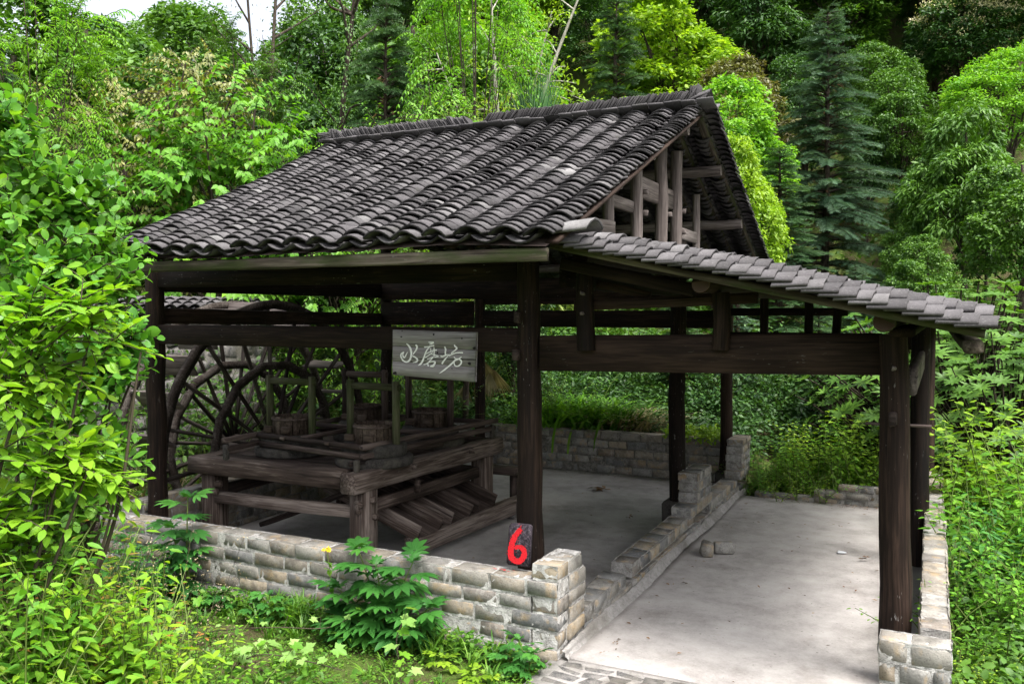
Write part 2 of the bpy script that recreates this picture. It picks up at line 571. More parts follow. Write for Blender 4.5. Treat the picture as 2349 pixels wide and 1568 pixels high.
def slab(name, x0, x1, y0, y1, zt, th, mat, n=24, amp=0.004):
    xs = np.linspace(x0, x1, n); ys = np.linspace(y0, y1, n)
    A, B = np.meshgrid(xs, ys, indexing='ij')
    Z = zt + amp * np.sin(A * 1.7 + B * 0.9) + RNG.normal(size=A.shape) * 0.0012
    V = np.stack([A, B, Z], -1).reshape(-1, 3)
    i, j = np.meshgrid(np.arange(n-1), np.arange(n-1), indexing='ij')
    q = np.stack([i*n+j, (i+1)*n+j, (i+1)*n+j+1, i*n+j+1], -1).reshape(-1, 4)
    per = [k*n for k in range(n)] + [(n-1)*n+k for k in range(1, n)] + [k*n+n-1 for k in range(n-2, -1, -1)] + [k for k in range(n-2, 0, -1)]
    low = V[per].copy(); low[:, 2] = zt - th
    b = len(V); m = len(per)
    side = [(per[k], b + k, b + (k+1) % m, per[(k+1) % m]) for k in range(m)]
    return mobj(name, np_mesh(name, np.vstack([V, low]), [q, np.array(side)], mat))


fl = slab('floor', -6.80, -2.20, 5.42, 11.85, 0.0, 0.08, M['concrete'])
tag(fl, 'grey concrete floor under the tiled main roof', kind='structure')
fl2 = slab('lean_to_floor', -2.196, 0.02, 5.36, 11.12, -0.006, 0.09, M['concrete'])
tag(fl2, 'pale grey concrete floor under the lean-to roof', kind='structure')

# small flat stones set in mortar at the doorstep of the lean-to
path = slab('path', -2.30, 0.0, 4.80, 5.356, -0.016, 0.06, M['render'], 12, 0.003)
tag(path, 'strip of flat stones set in mortar before the lean-to', kind='structure')
rs = np.random.default_rng(5)
row = 0
y = 4.84
while y < 5.30:
    x = -2.24 + rs.uniform(0, 0.08)
    while x < -0.3:
        w = rs.uniform(0.11, 0.24); d = rs.uniform(0.055, 0.085)
        block('paving_stone', (x + w/2, y + d/2, -0.0215), (w, d, 0.024), M['stone'], path, rz=rs.uniform(-0.22, 0.22), ch=0.006, jit=np.array([0.018, 0.009, 0.0008]), rng=rs)
        x += w + rs.uniform(0.015, 0.03)
    y += 0.095

# ------------------------------------------------------------------ brick walls
BV = [chamfer_box(0.29, 0.19, 0.11, 0.006, 0.004, np.random.default_rng(100 + k)) for k in range(9)]
BM = [np_mesh('brick', v, [np.array(q), np.array(t)], M['brick']) for v, q, t in BV]


def grid_face(mb, o, eu, ev, lu, lv, step, nvec, amp, rng):
    nu = max(2, int(lu/step) + 1); nv = max(2, int(lv/step) + 1)
    U, W = np.meshgrid(np.linspace(0, lu, nu), np.linspace(0, lv, nv), indexing='ij')
    d = rng.normal(size=U.shape) * amp
    V = (o + U[..., None] * eu + W[..., None] * ev + d[..., None] * nvec).reshape(-1, 3)
    i, j = np.meshgrid(np.arange(nu-1), np.arange(nv-1), indexing='ij')
    q = np.stack([i*nv+j, (i+1)*nv+j, (i+1)*nv+j+1, i*nv+j+1], -1).reshape(-1, 4)
    mb.add(V, q)


def brick_wall(root, p0, ang, thk, courses, bl=(0.235, 0.325), seed=1, mortar='mortar', proud=0.008, step=0.03, top_open=True):
    """courses: (z, h, s0, s1, offset_across) laid from p0 along ang; bricks and mortar become parts of root"""
    rng = np.random.default_rng(seed)
    e = np.array([math.cos(ang), math.sin(ang), 0.0]); n = np.array([-e[1], e[0], 0.0]); up = np.array([0, 0, 1.0])
    p0 = np.array([*p0, 0.0])
    mb = MB()
    for ci, (z, h, s0, s1, off) in enumerate(courses):
        t = thk - 2 * proud
        base = p0 + n * off
        a, b = s0 + proud, s1 - proud
        lo = z - 0.004
        zt = h - (0.016 if top_open else 0.0)
        for sgn in (-1, 1):
            grid_face(mb, base + e * a + n * (sgn * t/2) + up * lo, e, up, b - a, h, step, n * sgn, 0.0032, rng)
        grid_face(mb, base + e * a - n * t/2 + up * (z + zt), e, n, b - a, t, step, up, 0.003, rng)
        for s, sg in ((a, -1), (b, 1)):
            grid_face(mb, base + e * s - n * t/2 + up * lo, n, up, t, h, step, e * sg, 0.004, rng)
        s = s0
        first = True
        while s < s1 - 0.02:
            L = rng.uniform(*bl)
            if first and ci % 2: L *= rng.uniform(0.4, 0.65)
            first = False
            if s + L > s1 - 0.09: L = s1 - s
            if L > 0.40: L *= 0.5
            hh = h - 0.021 + rng.uniform(-0.004, 0.003)
            me = BM[rng.integers(len(BM))]
            o = bpy.data.objects.new('brick', me); COL.objects.link(o)
            c = base + e * (s + L/2) + up * (z + h/2 + rng.uniform(-0.002, 0.003)) + n * rng.normal() * 0.003
            m = (Matrix.Translation(Vector(c)) @ Matrix.Rotation(ang + rng.normal() * 0.012 + (math.pi if rng.random() < 0.5 else 0), 4, 'Z')
                 @ Matrix.Rotation(rng.normal() * 0.012, 4, 'Y')
                 @ Matrix.Diagonal((max(L - 0.021, 0.04)/0.29, (thk + rng.uniform(-0.004, 0.006))/0.19, hh/0.11, 1)))
            put(o, m, root)
            s += L
    return mb.build('mortar', M[mortar], root)


H5 = [0.118, 0.114, 0.116, 0.112, 0.118]
Z5 = np.concatenate([[-0.06], -0.06 + np.cumsum(H5 + [0.10, 0.11])])

front_wall = empty('brick_wall', (-4.5, 5.38, -0.06), 0, 'low old brick wall with pale mortar below the sign and mill table', 'wall')
# corner towards the lean-to alternates, course by course; front face y = 5.28
cs = []
for k in range(6):
    h = (H5 + [0.112])[k]
    end = 4.50 if k % 2 == 0 else 4.30
    if k == 5: continue
    cs.append((Z5[k], h, 0.0, end, 0.0))
brick_wall(front_wall, (-6.74, 5.38), 0.0, 0.20, cs, seed=11)

div_wall = empty('dividing_wall', (-2.3, 7.5, 0), 0, 'low broken brick kerb with stepped piers between the two concrete floors', 'wall')
cs = []
for k in range(7):
    h = (H5 + [0.112, 0.10])[k]
    if k < 6:
        cs.append((Z5[k], h, 0.20 if k % 2 == 0 else 0.0, 0.50 + (0.03 if k == 3 else 0) - (0.0 if k < 5 else 0.06), 0.0))
brick_wall(div_wall, (-2.34, 5.28), math.pi/2, 0.20, cs, seed=12)
cs = [(0.0, 0.085, 0.47, 6.45, 0.0), (0.085, 0.115, 0.52, 1.42, 0.0), (0.105, 0.12, 1.60, 3.7, 0.01), (0.085, 0.115, 4.3, 5.85, 0.0)]
brick_wall(div_wall, (-2.33, 5.28), math.pi/2, 0.20, cs, bl=(0.22, 0.3), seed=13, mortar='mortar_mid')
# pier beside the middle post, pier at the back corner
cs = [(0.2, 0.118, 3.42, 4.42, 0), (0.318, 0.108, 3.70, 4.34, 0), (0.426, 0.106, 3.72, 4.34, 0), (0.532, 0.10, 3.70, 4.36, 0)]
brick_wall(div_wall, (-2.32, 5.28), math.pi/2, 0.21, cs, bl=(0.2, 0.27), seed=14, mortar='mortar_mid')
cs = [(0.2, 0.105, 5.80, 6.4, 0), (0.305, 0.105, 5.86, 6.4, 0), (0.41, 0.1, 5.84, 6.42, 0), (0.51, 0.1, 5.88, 6.42, 0), (0.61, 0.085, 5.92, 6.44, 0)]
brick_wall(div_wall, (-2.28, 5.28), math.pi/2, 0.21, cs, bl=(0.2, 0.27), seed=15, mortar='mortar_mid')
# sloping cement skirt on the lean-to side
mb = MB()
ns = 70
ys = np.linspace(5.30, 11.15, ns)
rg = np.random.default_rng(3)
wv = 0.045 + 0.012 * np.sin(ys * 2.1) + rg.normal(size=ns) * 0.003
hv = 0.055 + 0.012 * np.sin(ys * 3.3 + 1) + rg.normal(size=ns) * 0.005
prof = []
for k in range(ns):
    x0 = -2.224
    prof += [(x0, ys[k], hv[k]), (x0 + 0.03, ys[k], hv[k] * 0.86), (x0 + wv[k] * 0.65, ys[k], hv[k] * 0.42 + rg.normal() * 0.003), (x0 + wv[k], ys[k], 0.012), (x0 + wv[k] * 1.35, ys[k], -0.006)]
i, j = np.meshgrid(np.arange(ns-1), np.arange(4), indexing='ij')
mb.add(prof, np.stack([i*5+j, (i+1)*5+j, (i+1)*5+j+1, i*5+j+1], -1).reshape(-1, 4)[:, ::-1])
mb.build('cement_skirt', M['render'], div_wall, smooth=True)

right_wall = empty('brick_wall', (0.03, 8.1, -0.06), 0, 'long low brick wall with flat capping bricks beside the right post', 'wall')
cs = [(Z5[k] , H5[k], 0.0 if k % 2 else 0.12, 5.62, 0.0) for k in range(5)]
brick_wall(right_wall, (0.035, 5.34), math.pi/2, 0.165, cs, bl=(0.2, 0.3), seed=16, mortar='mortar_mid')
cs = [(Z5[k], H5[k], 0.0, 0.37, 0.0) for k in range(4)] + [(Z5[4], 0.125, -0.005, 0.376, 0.0)]
brick_wall(right_wall, (-0.25, 5.235), 0.0, 0.19, cs, bl=(0.15, 0.24) , seed=27)

back_wall = empty('brick_wall', (-4.4, 11.83, 0), 0, 'dark weathered brick wall along the back of the floor', 'wall')
cs = [(k * 0.122, 0.122, 0.0, 4.55, 0.0) for k in range(5)]
brick_wall(back_wall, (-6.82, 11.85), 0.0, 0.20, cs, seed=18, mortar='mortar_dark', proud=0.006)

left_wall = empty('brick_wall', (-6.87, 8.6, 0), 0, 'low brick wall between the mill table and the water wheel', 'wall')
cs = [(k * 0.118 - 0.06, 0.118, 0.0, 6.2, 0.0) for k in range(5)]
brick_wall(left_wall, (-6.88, 5.50), math.pi/2, 0.17, cs, seed=19, mortar='mortar_mid')

end_kerb = empty('brick_kerb', (-1.0, 11.2, 0), 0, 'short brick kerb at the far end of the lean-to floor', 'kerb')
cs = [(-0.05, 0.10, 0.0, 2.0, 0.0), (0.05, 0.09, 0.72, 2.0, 0.0), (0.14, 0.085, 1.0, 2.0, 0.0)]
brick_wall(end_kerb, (-2.02, 11.21), 0.0, 0.16, cs, bl=(0.2, 0.3), seed=20, mortar='mortar_mid')

# ------------------------------------------------------------------ the mill pavilion
pav = empty('mill_pavilion', (-4.4, 5.9, 0), 0, 'open timber mill pavilion with grey tiled gable roof and lean-to', 'pavilion')
WD, WB, WG, WF = M['wood_dark'], M['wood_beam'], M['wood_grey'], M['wood_fascia']

# posts -------------------------------------------------------------
log('post', (-6.70, 5.9, -0.02), (-6.70, 5.9, 2.74), 0.092, 0.085, WD, pav)
log('post', (-2.715, 5.88, -0.02), (-2.765, 5.92, 2.86), 0.105, 0.083, WD, pav)
log('post', (-0.18, 5.90, -0.02), (-0.225, 5.9, 2.20), 0.098, 0.086, WD, pav)
log('post', (-6.68, 9.75, 0), (-6.68, 9.75, 4.0), 0.082, 0.07, WD, pav)
log('post', (-2.50, 9.22, 0.26), (-2.50, 9.22, 3.1), 0.092, 0.085, WD, pav)
log('post', (-0.095, 8.75, -0.02), (-0.10, 8.75, 2.2), 0.085, 0.08, WD, pav)
log('post', (-6.20, 11.55, 0), (-6.20, 11.55, 2.75), 0.082, 0.075, WD, pav)
log('post', (-2.47, 11.55, 0), (-2.47, 11.55, 2.75), 0.082, 0.078, WD, pav)
log('post', (-0.03, 11.0, -0.02), (-0.04, 11.0, 2.2), 0.07, 0.065, WD, pav)
block('plinth', (-2.50, 9.22, 0.13), (0.27, 0.27, 0.30), M['millstone'], pav, ch=0.03)
block('plinth', (-2.47, 11.55, 0.10), (0.25, 0.25, 0.24), M['millstone'], pav, ch=0.03)

# front frame -------------------------------------------------------
timber('beam', (-6.64, 5.90, 2.125), (-2.80, 5.90, 2.125), 0.075, 0.185, WB, pav)          # carries the sign
timber('beam', (-6.64, 5.90, 2.655), (-2.80, 5.91, 2.66), 0.075, 0.17, WD, pav)
timber('beam', (-2.64, 5.90, 2.03), (-0.29, 5.90, 2.075), 0.085, 0.265, WB, pav)          # over the lean-to entrance
log('queen_post', (-2.262, 5.835, 2.06), (-2.268, 5.835, 2.74), 0.066, 0.063, WD, pav)
log('queen_post', (-1.290, 5.835, 2.085), (-1.285, 5.835, 2.47), 0.058, 0.06, WD, pav)
timber('tie_beam', (-2.36, 5.865, 2.385), (-1.05, 5.865, 2.435), 0.05, 0.075, WB, pav)
timber('strut', (-2.20, 5.90, 2.545), (-1.80, 5.90, 2.45), 0.05, 0.06, WB, pav)
# pegs and wedges
for p in [(-2.79, 5.79, 2.30), (-0.215, 5.785, 1.68), (-2.80, 5.78, 2.02)]:
    block('peg', p, (0.045, 0.06, 0.085), M['wood_rail'], pav, ch=0.006)
for p in [(-0.215, 5.79, 1.99), (-2.262, 5.76, 2.33), (-2.262, 5.76, 2.47)]:
    block('peg', p, (0.025, 0.05, 0.025), M['wood_grey'], pav, ch=0.004)
timber('peg', (-0.38, 5.9, 1.63), (0.0, 5.9, 1.63), 0.018, 0.018, M['wood_rail'], pav)
# beams running back at the left side
timber('beam', (-6.68, 5.98, 2.63), (-6.68, 11.5, 2.62), 0.08, 0.19, WD, pav)
timber('beam', (-6.70, 5.98, 2.30), (-6.66, 9.68, 2.24), 0.075, 0.155, WD, pav)
# middle and rear frames
timber('beam', (-6.62, 9.6, 2.62), (-2.58, 9.25, 2.62), 0.08, 0.24, WD, pav)
timber('beam', (-6.62, 9.6, 2.32), (-5.2, 9.5, 2.32), 0.06, 0.30, WD, pav)
timber('beam', (-6.15, 11.55, 2.24), (-2.52, 11.55, 2.24), 0.08, 0.24, WD, pav)
timber('beam', (-6.15, 11.56, 2.60), (-2.52, 11.56, 2.60), 0.07, 0.30, WD, pav)
timber('beam', (-2.50, 5.98, 2.86), (-2.49, 11.5, 2.86), 0.08, 0.16, WD, pav)
timber('beam', (-2.50, 5.98, 2.60), (-2.49, 9.15, 2.58), 0.07, 0.16, WD, pav)
timber('beam', (-0.12, 5.95, 1.90), (-0.08, 10.95, 1.90), 0.065, 0.17, WG, pav)
timber('beam', (-0.17, 5.60, 2.215), (-0.09, 11.2, 2.215), 0.14, 0.05, WB, pav)
# rear of the lean-to
timber('beam', (-2.40, 11.45, 1.99), (-0.1, 11.1, 1.99), 0.07, 0.18, WB, pav)
timber('rail', (-2.40, 11.45, 2.34), (-0.95, 11.35, 2.34), 0.05, 0.10, WD, pav)
for x in (-1.96, -1.41, -1.08):
    log('queen_post', (x, 11.38, 2.06), (x, 11.38, 2.62 - 0.22 * (x + 2.0)), 0.055, 0.055, WD, pav, k=10)

# purlins -----------------------------------------------------------
RIDGE_Y, EAVE_Y, EAVE_Z, RIDGE_Z = 8.70, 4.95, 2.80, 4.36
SL = (RIDGE_Z - EAVE_Z) / (RIDGE_Y - EAVE_Y)


def plane_z(y):
    return RIDGE_Z - SL * abs(y - RIDGE_Y)


for y, x1 in ((5.92, -2.62), (6.63, -2.27), (7.53, -2.27), (8.45, -2.2), (9.55, -2.12), (10.7, -2.12), (11.75, -2.12)):
    z = plane_z(y) - 0.115
    x0 = -6.6 if y < 6.2 else -6.75
    log('purlin', (x0, y, z), (x1, y, z), 0.062, 0.06, M['wood_rail'] if y < 6.2 else WG, pav, k=12)
# rafters under both slopes
for k in range(17):
    u = k / 16.0
    xe = -6.12 + u * (6.12 - 2.17); xr = -6.72 + u * (6.72 - 2.17)
    timber('rafter', (xe, EAVE_Y + 0.05, plane_z(EAVE_Y + 0.05) - 0.045), (xr, RIDGE_Y, RIDGE_Z - 0.045), 0.09, 0.028, WB, pav, seg=5)
    timber('rafter', (xr, 2*RIDGE_Y - EAVE_Y - 0.05, plane_z(EAVE_Y + 0.05) - 0.045), (xr, RIDGE_Y + 0.02, RIDGE_Z - 0.045), 0.09, 0.028, WF if k > 13 else WB, pav, seg=5)
timber('fascia', (-6.16, 4.985, 2.70), (-2.19, 4.985, 2.705), 0.035, 0.085, WF, pav, jit=0.004)
timber('fascia', (-6.75, 12.40, 2.70), (-2.19, 12.40, 2.705), 0.035, 0.10, WF, pav)

# gable frame -------------------------------------------------------
for y, r, zt in ((6.97, 0.05, 3.50), (7.74, 0.058, 3.82), (8.54, 0.066, 4.16), (9.10, 0.066, 4.05), (9.98, 0.045, 3.70)):
    log('gable_post', (-2.50, y, 2.80), (-2.50, y, zt), r, r * 0.96, WG, pav, k=12)
timber('gable_beam', (-2.53, 7.78, 3.53), (-2.53, 9.08, 3.53), 0.045, 0.21, WG, pav)
timber('gable_beam', (-2.53, 6.70, 3.31), (-2.53, 7.72, 3.31), 0.045, 0.11, WG, pav)
timber('gable_beam', (-2.50, 9.15, 3.20), (-2.50, 9.95, 3.20), 0.045, 0.13, WG, pav)
timber('gable_beam', (-2.46, 6.25, 3.02), (-2.46, 6.98, 3.05), 0.04, 0.12, WG, pav)
for y, z in ((7.79, 3.46), (7.79, 3.26), (8.60, 3.33), (9.16, 3.42), (9.16, 3.2)):
    block('peg', (-2.43, y, z), (0.05, 0.03, 0.05), M['wood_grey'], pav, ch=0.005)

# roof tiles --------------------------------------------------------
def tile_mesh(chord, rise, L, th, seed, flip=1, k=6):
    rg = np.random.default_rng(seed)
    a = np.linspace(-1, 1, k + 1)
    ch0, ch1 = chord * rg.uniform(0.98, 1.03), chord * rg.uniform(0.90, 0.96)
    tilt = 0.22
    rows = []
    for (y, c) in ((0.0, ch0), (L, ch1)):
        for inner in (0, 1):
            z = flip * rise * (1 - a * a) - inner * th
            p = np.stack([a * c / 2 * (1 - 0.06 * inner), np.full(k + 1, y) + rg.normal(size=k + 1) * 0.0025 * (y == 0), z + (L - y) * tilt], -1)
            rows.append(p)
    V = np.vstack(rows); n = k + 1
    fo, fi, bo, bi = 0, n, 2*n, 3*n
    q = []
    for s in range(k):
        q.append((fo+s, fo+s+1, bo+s+1, bo+s))
        q.append((fi+s+1, fi+s, bi+s, bi+s+1))
    q.append((fi, fo, bo, bi)); q.append((fo+k, fi+k, bi+k, bo+k))
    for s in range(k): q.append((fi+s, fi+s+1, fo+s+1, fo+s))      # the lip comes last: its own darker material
    return V, np.array(q)


TK = 6


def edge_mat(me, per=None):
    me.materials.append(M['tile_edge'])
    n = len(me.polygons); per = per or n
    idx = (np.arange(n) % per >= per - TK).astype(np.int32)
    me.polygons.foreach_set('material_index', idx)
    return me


TC = [tile_mesh(0.208, 0.048, 0.20, 0.015, 40 + k) for k in range(6)]
TP = [tile_mesh(0.205, 0.045, 0.20, 0.015, 60 + k, -1) for k in range(6)]
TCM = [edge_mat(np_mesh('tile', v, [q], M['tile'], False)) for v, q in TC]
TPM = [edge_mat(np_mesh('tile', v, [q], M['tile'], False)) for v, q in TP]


def tile_frame(p, right, upv, rng, lift=0.0):
    upv = nrm(upv); right = nrm(right - upv * (right @ upv)); n = np.cross(right, upv)
    m = np.eye(4)
    a = rng.normal() * 0.035
    r2 = right * math.cos(a) + upv * math.sin(a); u2 = upv * math.cos(a) - right * math.sin(a)
    b = rng.normal() * 0.022
    u3 = u2 * math.cos(b) + n * math.sin(b); n3 = np.cross(r2, u3)
    m[:3, 0], m[:3, 1], m[:3, 2] = r2, u3, n3
    m[:3, 3] = p + n * (lift + rng.normal() * 0.004)
    return m


class TileField:
    def __init__(self, part, joined_name):
        self.part = part; self.mb = MB(); self.jn = joined_name

    def add(self, m, kind, rng, single):
        k = rng.integers(6)
        if single:
            o = bpy.data.objects.new('tile', (TCM if kind else TPM)[k]); COL.objects.link(o)
            put(o, Matrix(m.tolist()), self.part)
        else:
            v, q = (TC if kind else TP)[k]
            self.mb.add(v @ m[:3, :3].T + m[:3, 3], q, rnd=rng.random())

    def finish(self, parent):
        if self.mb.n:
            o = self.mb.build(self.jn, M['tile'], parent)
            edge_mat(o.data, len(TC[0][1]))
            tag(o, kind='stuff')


NCOL, NROW = 17, 44
rt = np.random.default_rng(21)


def front_pt(u, v):
    x = (1 - v) * (-6.22 + u * (6.22 - 2.12)) + v * (-6.84 + u * (6.84 - 2.08))
    y = EAVE_Y - 0.03 + v * (RIDGE_Y - EAVE_Y)
    z = EAVE_Z + v * (RIDGE_Z - EAVE_Z) - 0.035 * math.sin(math.pi * v) + 0.012 * math.sin(u * 9 + 1.3) * (1 - v) + 0.008 * math.sin(u * 17 + v * 8)
    return np.array([x, y, z])


def sheet(name, fn, nu, nv, off, mat, parent):
    P = np.array([[fn(a, b) + np.array([0, 0, off]) for b in np.linspace(0, 1, nv)] for a in np.linspace(0, 1, nu)]).reshape(-1, 3)
    i, j = np.meshgrid(np.arange(nu-1), np.arange(nv-1), indexing='ij')
    q = np.stack([i*nv+j, (i+1)*nv+j, (i+1)*nv+j+1, i*nv+j+1], -1).reshape(-1, 4)
    return mobj(name, np_mesh(name, P, [q], mat), parent)


roof = sheet('roof', lambda a, b: front_pt(0.012 + 0.972 * a, b * 0.99 + 0.008), 21, 12, -0.045, M['wood_rail'], pav)
tf = TileField(roof, 'upper_tiles')
for c in range(NCOL):
    for kind in (0, 1):
        u = (c + (0.5 if kind else 0.0)) / NCOL
        if not kind and c == 0: u = 0.012
        wob = rt.normal() * 0.0025
        for r_ in range(NROW):
            v = r_ / NROW + rt.normal() * 0.0022
            p = front_pt(u + wob + 0.0022 * math.sin(r_ * 0.5 + c), v); p2 = front_pt(u, v + 0.03)
            if r_ == 0: p[1] += rt.normal() * 0.012 - (0.0 if kind else 0.012)
            tf.add(tile_frame(p, np.array([1.0, 0, 0]), p2 - p, rt, 0.0 if kind else -0.006), kind, rt, (r_ < 10 and kind) or (r_ < 2))
tf.finish(roof)


def rear_pt(u, v):
    p = front_pt(u, v); p[1] = 2 * RIDGE_Y - p[1]
    p[0] = -6.84 + u * (6.84 - 2.08)
    return p


mbr = MB()
for c in range(NCOL + 1):
    for kind in (0, 1):
        u = (c + (0.5 if kind else 0.0)) / (NCOL + 0.5)
        for r_ in range(NROW):
            v = r_ / NROW
            p = rear_pt(u, v); p2 = rear_pt(u, v + 0.03)
            m = tile_frame(p, np.array([-1.0, 0, 0]), p2 - p, rt)
            vv, q = (TC if kind else TP)[rt.integers(6)]
            mbr.add(vv @ m[:3, :3].T + m[:3, 3], q)
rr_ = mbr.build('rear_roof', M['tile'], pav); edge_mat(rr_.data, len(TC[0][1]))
tag(rr_, kind='stuff')

# ridge: a course of flat cover tiles, then tiles stood on edge and leaning
ridge = empty('ridge', (-4.4, RIDGE_Y, RIDGE_Z), 0); ridge.parent = pav; ridge.matrix_parent_inverse = wm(pav).inverted()
xs = -6.80
while xs < -2.12:
    L = rt.uniform(0.15, 0.20)
    sg = 1
    for side in (-1, 1):
        rot = Matrix.Rotation(side * 0.42, 3, 'X')
        block('ridge_tile', (xs + L/2, RIDGE_Y + side * 0.085, RIDGE_Z + 0.055 + rt.normal() * 0.004), (L - 0.006, 0.17, 0.022), M['tile'], ridge, rot=rot.to_3x3() @ Matrix.Rotation(rt.normal() * 0.03, 3, 'Y'), ch=0.006, jit=0.002, rng=rt)
    xs += L
mbr = MB()
x = -6.70
while x < -2.18:
    if -4.72 < x < -4.62:
        x += 0.03; continue
    lean = -0.62 if x > -4.65 else 0.62
    lean += rt.normal() * 0.05
    hgt = 0.16 + rt.normal() * 0.005
    if x > -2.32: hgt += 0.03 * (x + 2.32) / 0.14
    V, Q, T = chamfer_box(0.013, 0.18 + rt.normal() * 0.01, hgt, 0.003, 0.0015, rt)
    V = V + np.array([0, 0, hgt/2])
    if x < -6.62 or x > -2.26: lean *= 0.3
    cl, sl = math.cos(lean), math.sin(lean)
    V = np.stack([V[:, 0] * cl - V[:, 2] * sl, V[:, 1], V[:, 0] * sl + V[:, 2] * cl], -1)
    mbr.add(V + np.array([x, RIDGE_Y + rt.normal() * 0.004, RIDGE_Z + 0.075]), Q, T)
    x += 0.0225 + rt.normal() * 0.002
tag(mbr.build('standing_tiles', M['tile_ridge'], ridge), kind='stuff')
# curved tiles heaped at the right end of the ridge, flat ones at the left end
for k in range(6):
    m = tile_frame(np.array([-2.10 + k * 0.014, RIDGE_Y, RIDGE_Z + 0.015 + 0.021 * k]), np.array([0, 1.0, 0]), np.array([-1.0, 0, -0.30 + 0.05 * k]), rt)
    mobj('ridge_tile', TCM[k % 6], ridge, Matrix(m.tolist()))
for k in range(6):
    block('ridge_tile', (-6.80 + rt.normal() * 0.008, RIDGE_Y, RIDGE_Z + 0.085 + 0.021 * k), (0.20, 0.19, 0.014), M['tile'], ridge, rz=rt.normal() * 0.05, ch=0.004, rng=rt)

# lean-to roof ------------------------------------------------------
LX0, LX1 = -2.46, 0.29


def lean_z(x):
    return 2.845 - 0.222 * (x + 2.2)


def lean_pt(u, v):            # u across (towards the back), v up the slope
    x = LX1 + v * (LX0 - LX1)
    y = 5.22 + u * (11.62 - 5.22)
    return np.array([x, y, lean_z(x) + 0.010 * math.sin(v * 7 + u * 5)])


lean = sheet('lean_to_roof', lambda a, b: lean_pt(a, b * 0.985 + 0.008), 30, 10, -0.055, M['wood_rail'], pav)
tl = TileField(lean, 'far_tiles')
NL = 29
for c in range(NL + 1):
    for kind in (0, 1):
        y = 5.25 + (c + (0.0 if kind else 0.5)) * 0.24
        if y > 11.68: continue
        nrow = 32
        for r_ in range(nrow):
            x = LX1 - r_ * 0.0865 + rt.normal() * 0.006
            if y < 5.75 and x < -2.12: continue
            z = lean_z(x) + 0.010 * math.sin(x * 3 + y * 2)
            drop = -0.052 if (c == 0 and kind) else (-0.02 if c == 0 else 0.0)
            p = np.array([x, y, z + drop])
            m = tile_frame(p, np.array([0, 1.0, 0]), np.array([-1.0, 0, 0.222]), rt)
            tl.add(m, kind, rt, c <= 1 and kind == 1)
tl.finish(lean)
# a broad tile closing the junction with the main roof
bigv, bigq = tile_mesh(0.26, 0.06, 0.24, 0.02, 99)
m = tile_frame(np.array([-1.96, 5.20, lean_z(-2.0) + 0.03]), np.array([0.08, 1.0, 0.05]), np.array([-1.0, 0.06, 0.16]), rt)
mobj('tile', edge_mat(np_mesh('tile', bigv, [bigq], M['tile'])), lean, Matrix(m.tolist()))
# its rafters, purlins and edge timbers
for y in (5.30, 5.98, 6.66, 7.34, 8.02, 8.7, 9.38, 10.06, 10.74, 11.42):
    timber('rafter', (LX1 - 0.04, y, lean_z(LX1 - 0.04) - 0.082), (-2.3 if y < 5.9 else LX0 + 0.03, y, lean_z(-2.3 if y < 5.9 else LX0) - 0.082), 0.05 if y < 5.4 else 0.09, 0.05 if y < 5.4 else 0.03, WF if y < 5.4 else WB, pav, seg=6)
timber('rafter', (-2.36, 5.62, lean_z(-2.36) - 0.20), (-1.42, 5.62, lean_z(-1.42) - 0.19), 0.06, 0.085, WB, pav)
for x, z in ((-1.344, 2.52), (-0.26, 2.28), (-2.25, 2.74)):
    log('purlin', (x, 5.50 if x > -2 else 5.70, z), (x, 11.55, z), 0.062, 0.06, WF if x > -1 else WB, pav, k=14)
for x, z, y0 in ((-1.344, 2.52, 5.497), (-0.26, 2.28, 5.497)):
    o = log('end_grain', (x, y0 - 0.004, z), (x, y0 + 0.004, z), 0.060, 0.060, M['end_grain'], pav, k=14, seg=2)
timber('eave_beam', (0.20, 5.34, lean_z(0.2) - 0.165), (0.20, 11.55, lean_z(0.2) - 0.165), 0.10, 0.075, WF, pav)
# ------------------------------------------------------------------ mill table
WMl, WR = M['wood_mill'], M['wood_rail']
tb = empty('mill_table', (-5.5, 7.4, 0), 0, 'heavy weathered timber mill table on square legs behind the brick wall', 'table')
TZ = 0.835
timber('frame_beam', (-6.60, 6.27, TZ), (-4.72, 6.25, TZ), 0.17, 0.165, WMl, tb, ch=0.02, jit=0.005, seg=9)
timber('frame_beam', (-4.59, 6.10, TZ - 0.01), (-4.47, 8.72, TZ - 0.01), 0.18, 0.175, WMl, tb, ch=0.02, jit=0.005, seg=12)
timber('frame_beam', (-6.50, 6.20, TZ + 0.004), (-6.50, 8.72, TZ + 0.004), 0.17, 0.16, WMl, tb, ch=0.02, jit=0.005, seg=12)
timber('frame_beam', (-6.40, 8.60, TZ), (-4.57, 8.60, TZ), 0.16, 0.16, WMl, tb, ch=0.02, jit=0.005)
timber('frame_beam', (-6.40, 7.45, TZ), (-4.60, 7.45, TZ), 0.16, 0.15, WMl, tb)
yy = 6.36
rb = np.random.default_rng(31)
while yy < 8.5:
    w = rb.uniform(0.16, 0.26)
    if not (7.33 < yy + w/2 < 7.57):
        timber('deck_plank', (-6.41, yy + w/2, TZ + 0.035 + rb.normal() * 0.003), (-4.66, yy + w/2, TZ + 0.035 + rb.normal() * 0.003), w - 0.01, 0.05, WR, tb, rng=rb)
    yy += w
for x, y in ((-4.60, 6.34), (-6.42, 6.36), (-4.52, 8.46), (-6.42, 8.50)):
    timber('leg', (x, y, 0.0), (x, y, 0.752), 0.19, 0.19, WMl, tb, up=(0, 1, 0), ch=0.015, jit=0.004)
timber('rail', (-6.32, 6.30, 0.52), (-4.69, 6.30, 0.535), 0.09, 0.11, WMl, tb, jit=0.005)
timber('rail', (-4.60, 6.44, 0.565), (-4.54, 8.37, 0.565), 0.08, 0.12, WMl, tb)
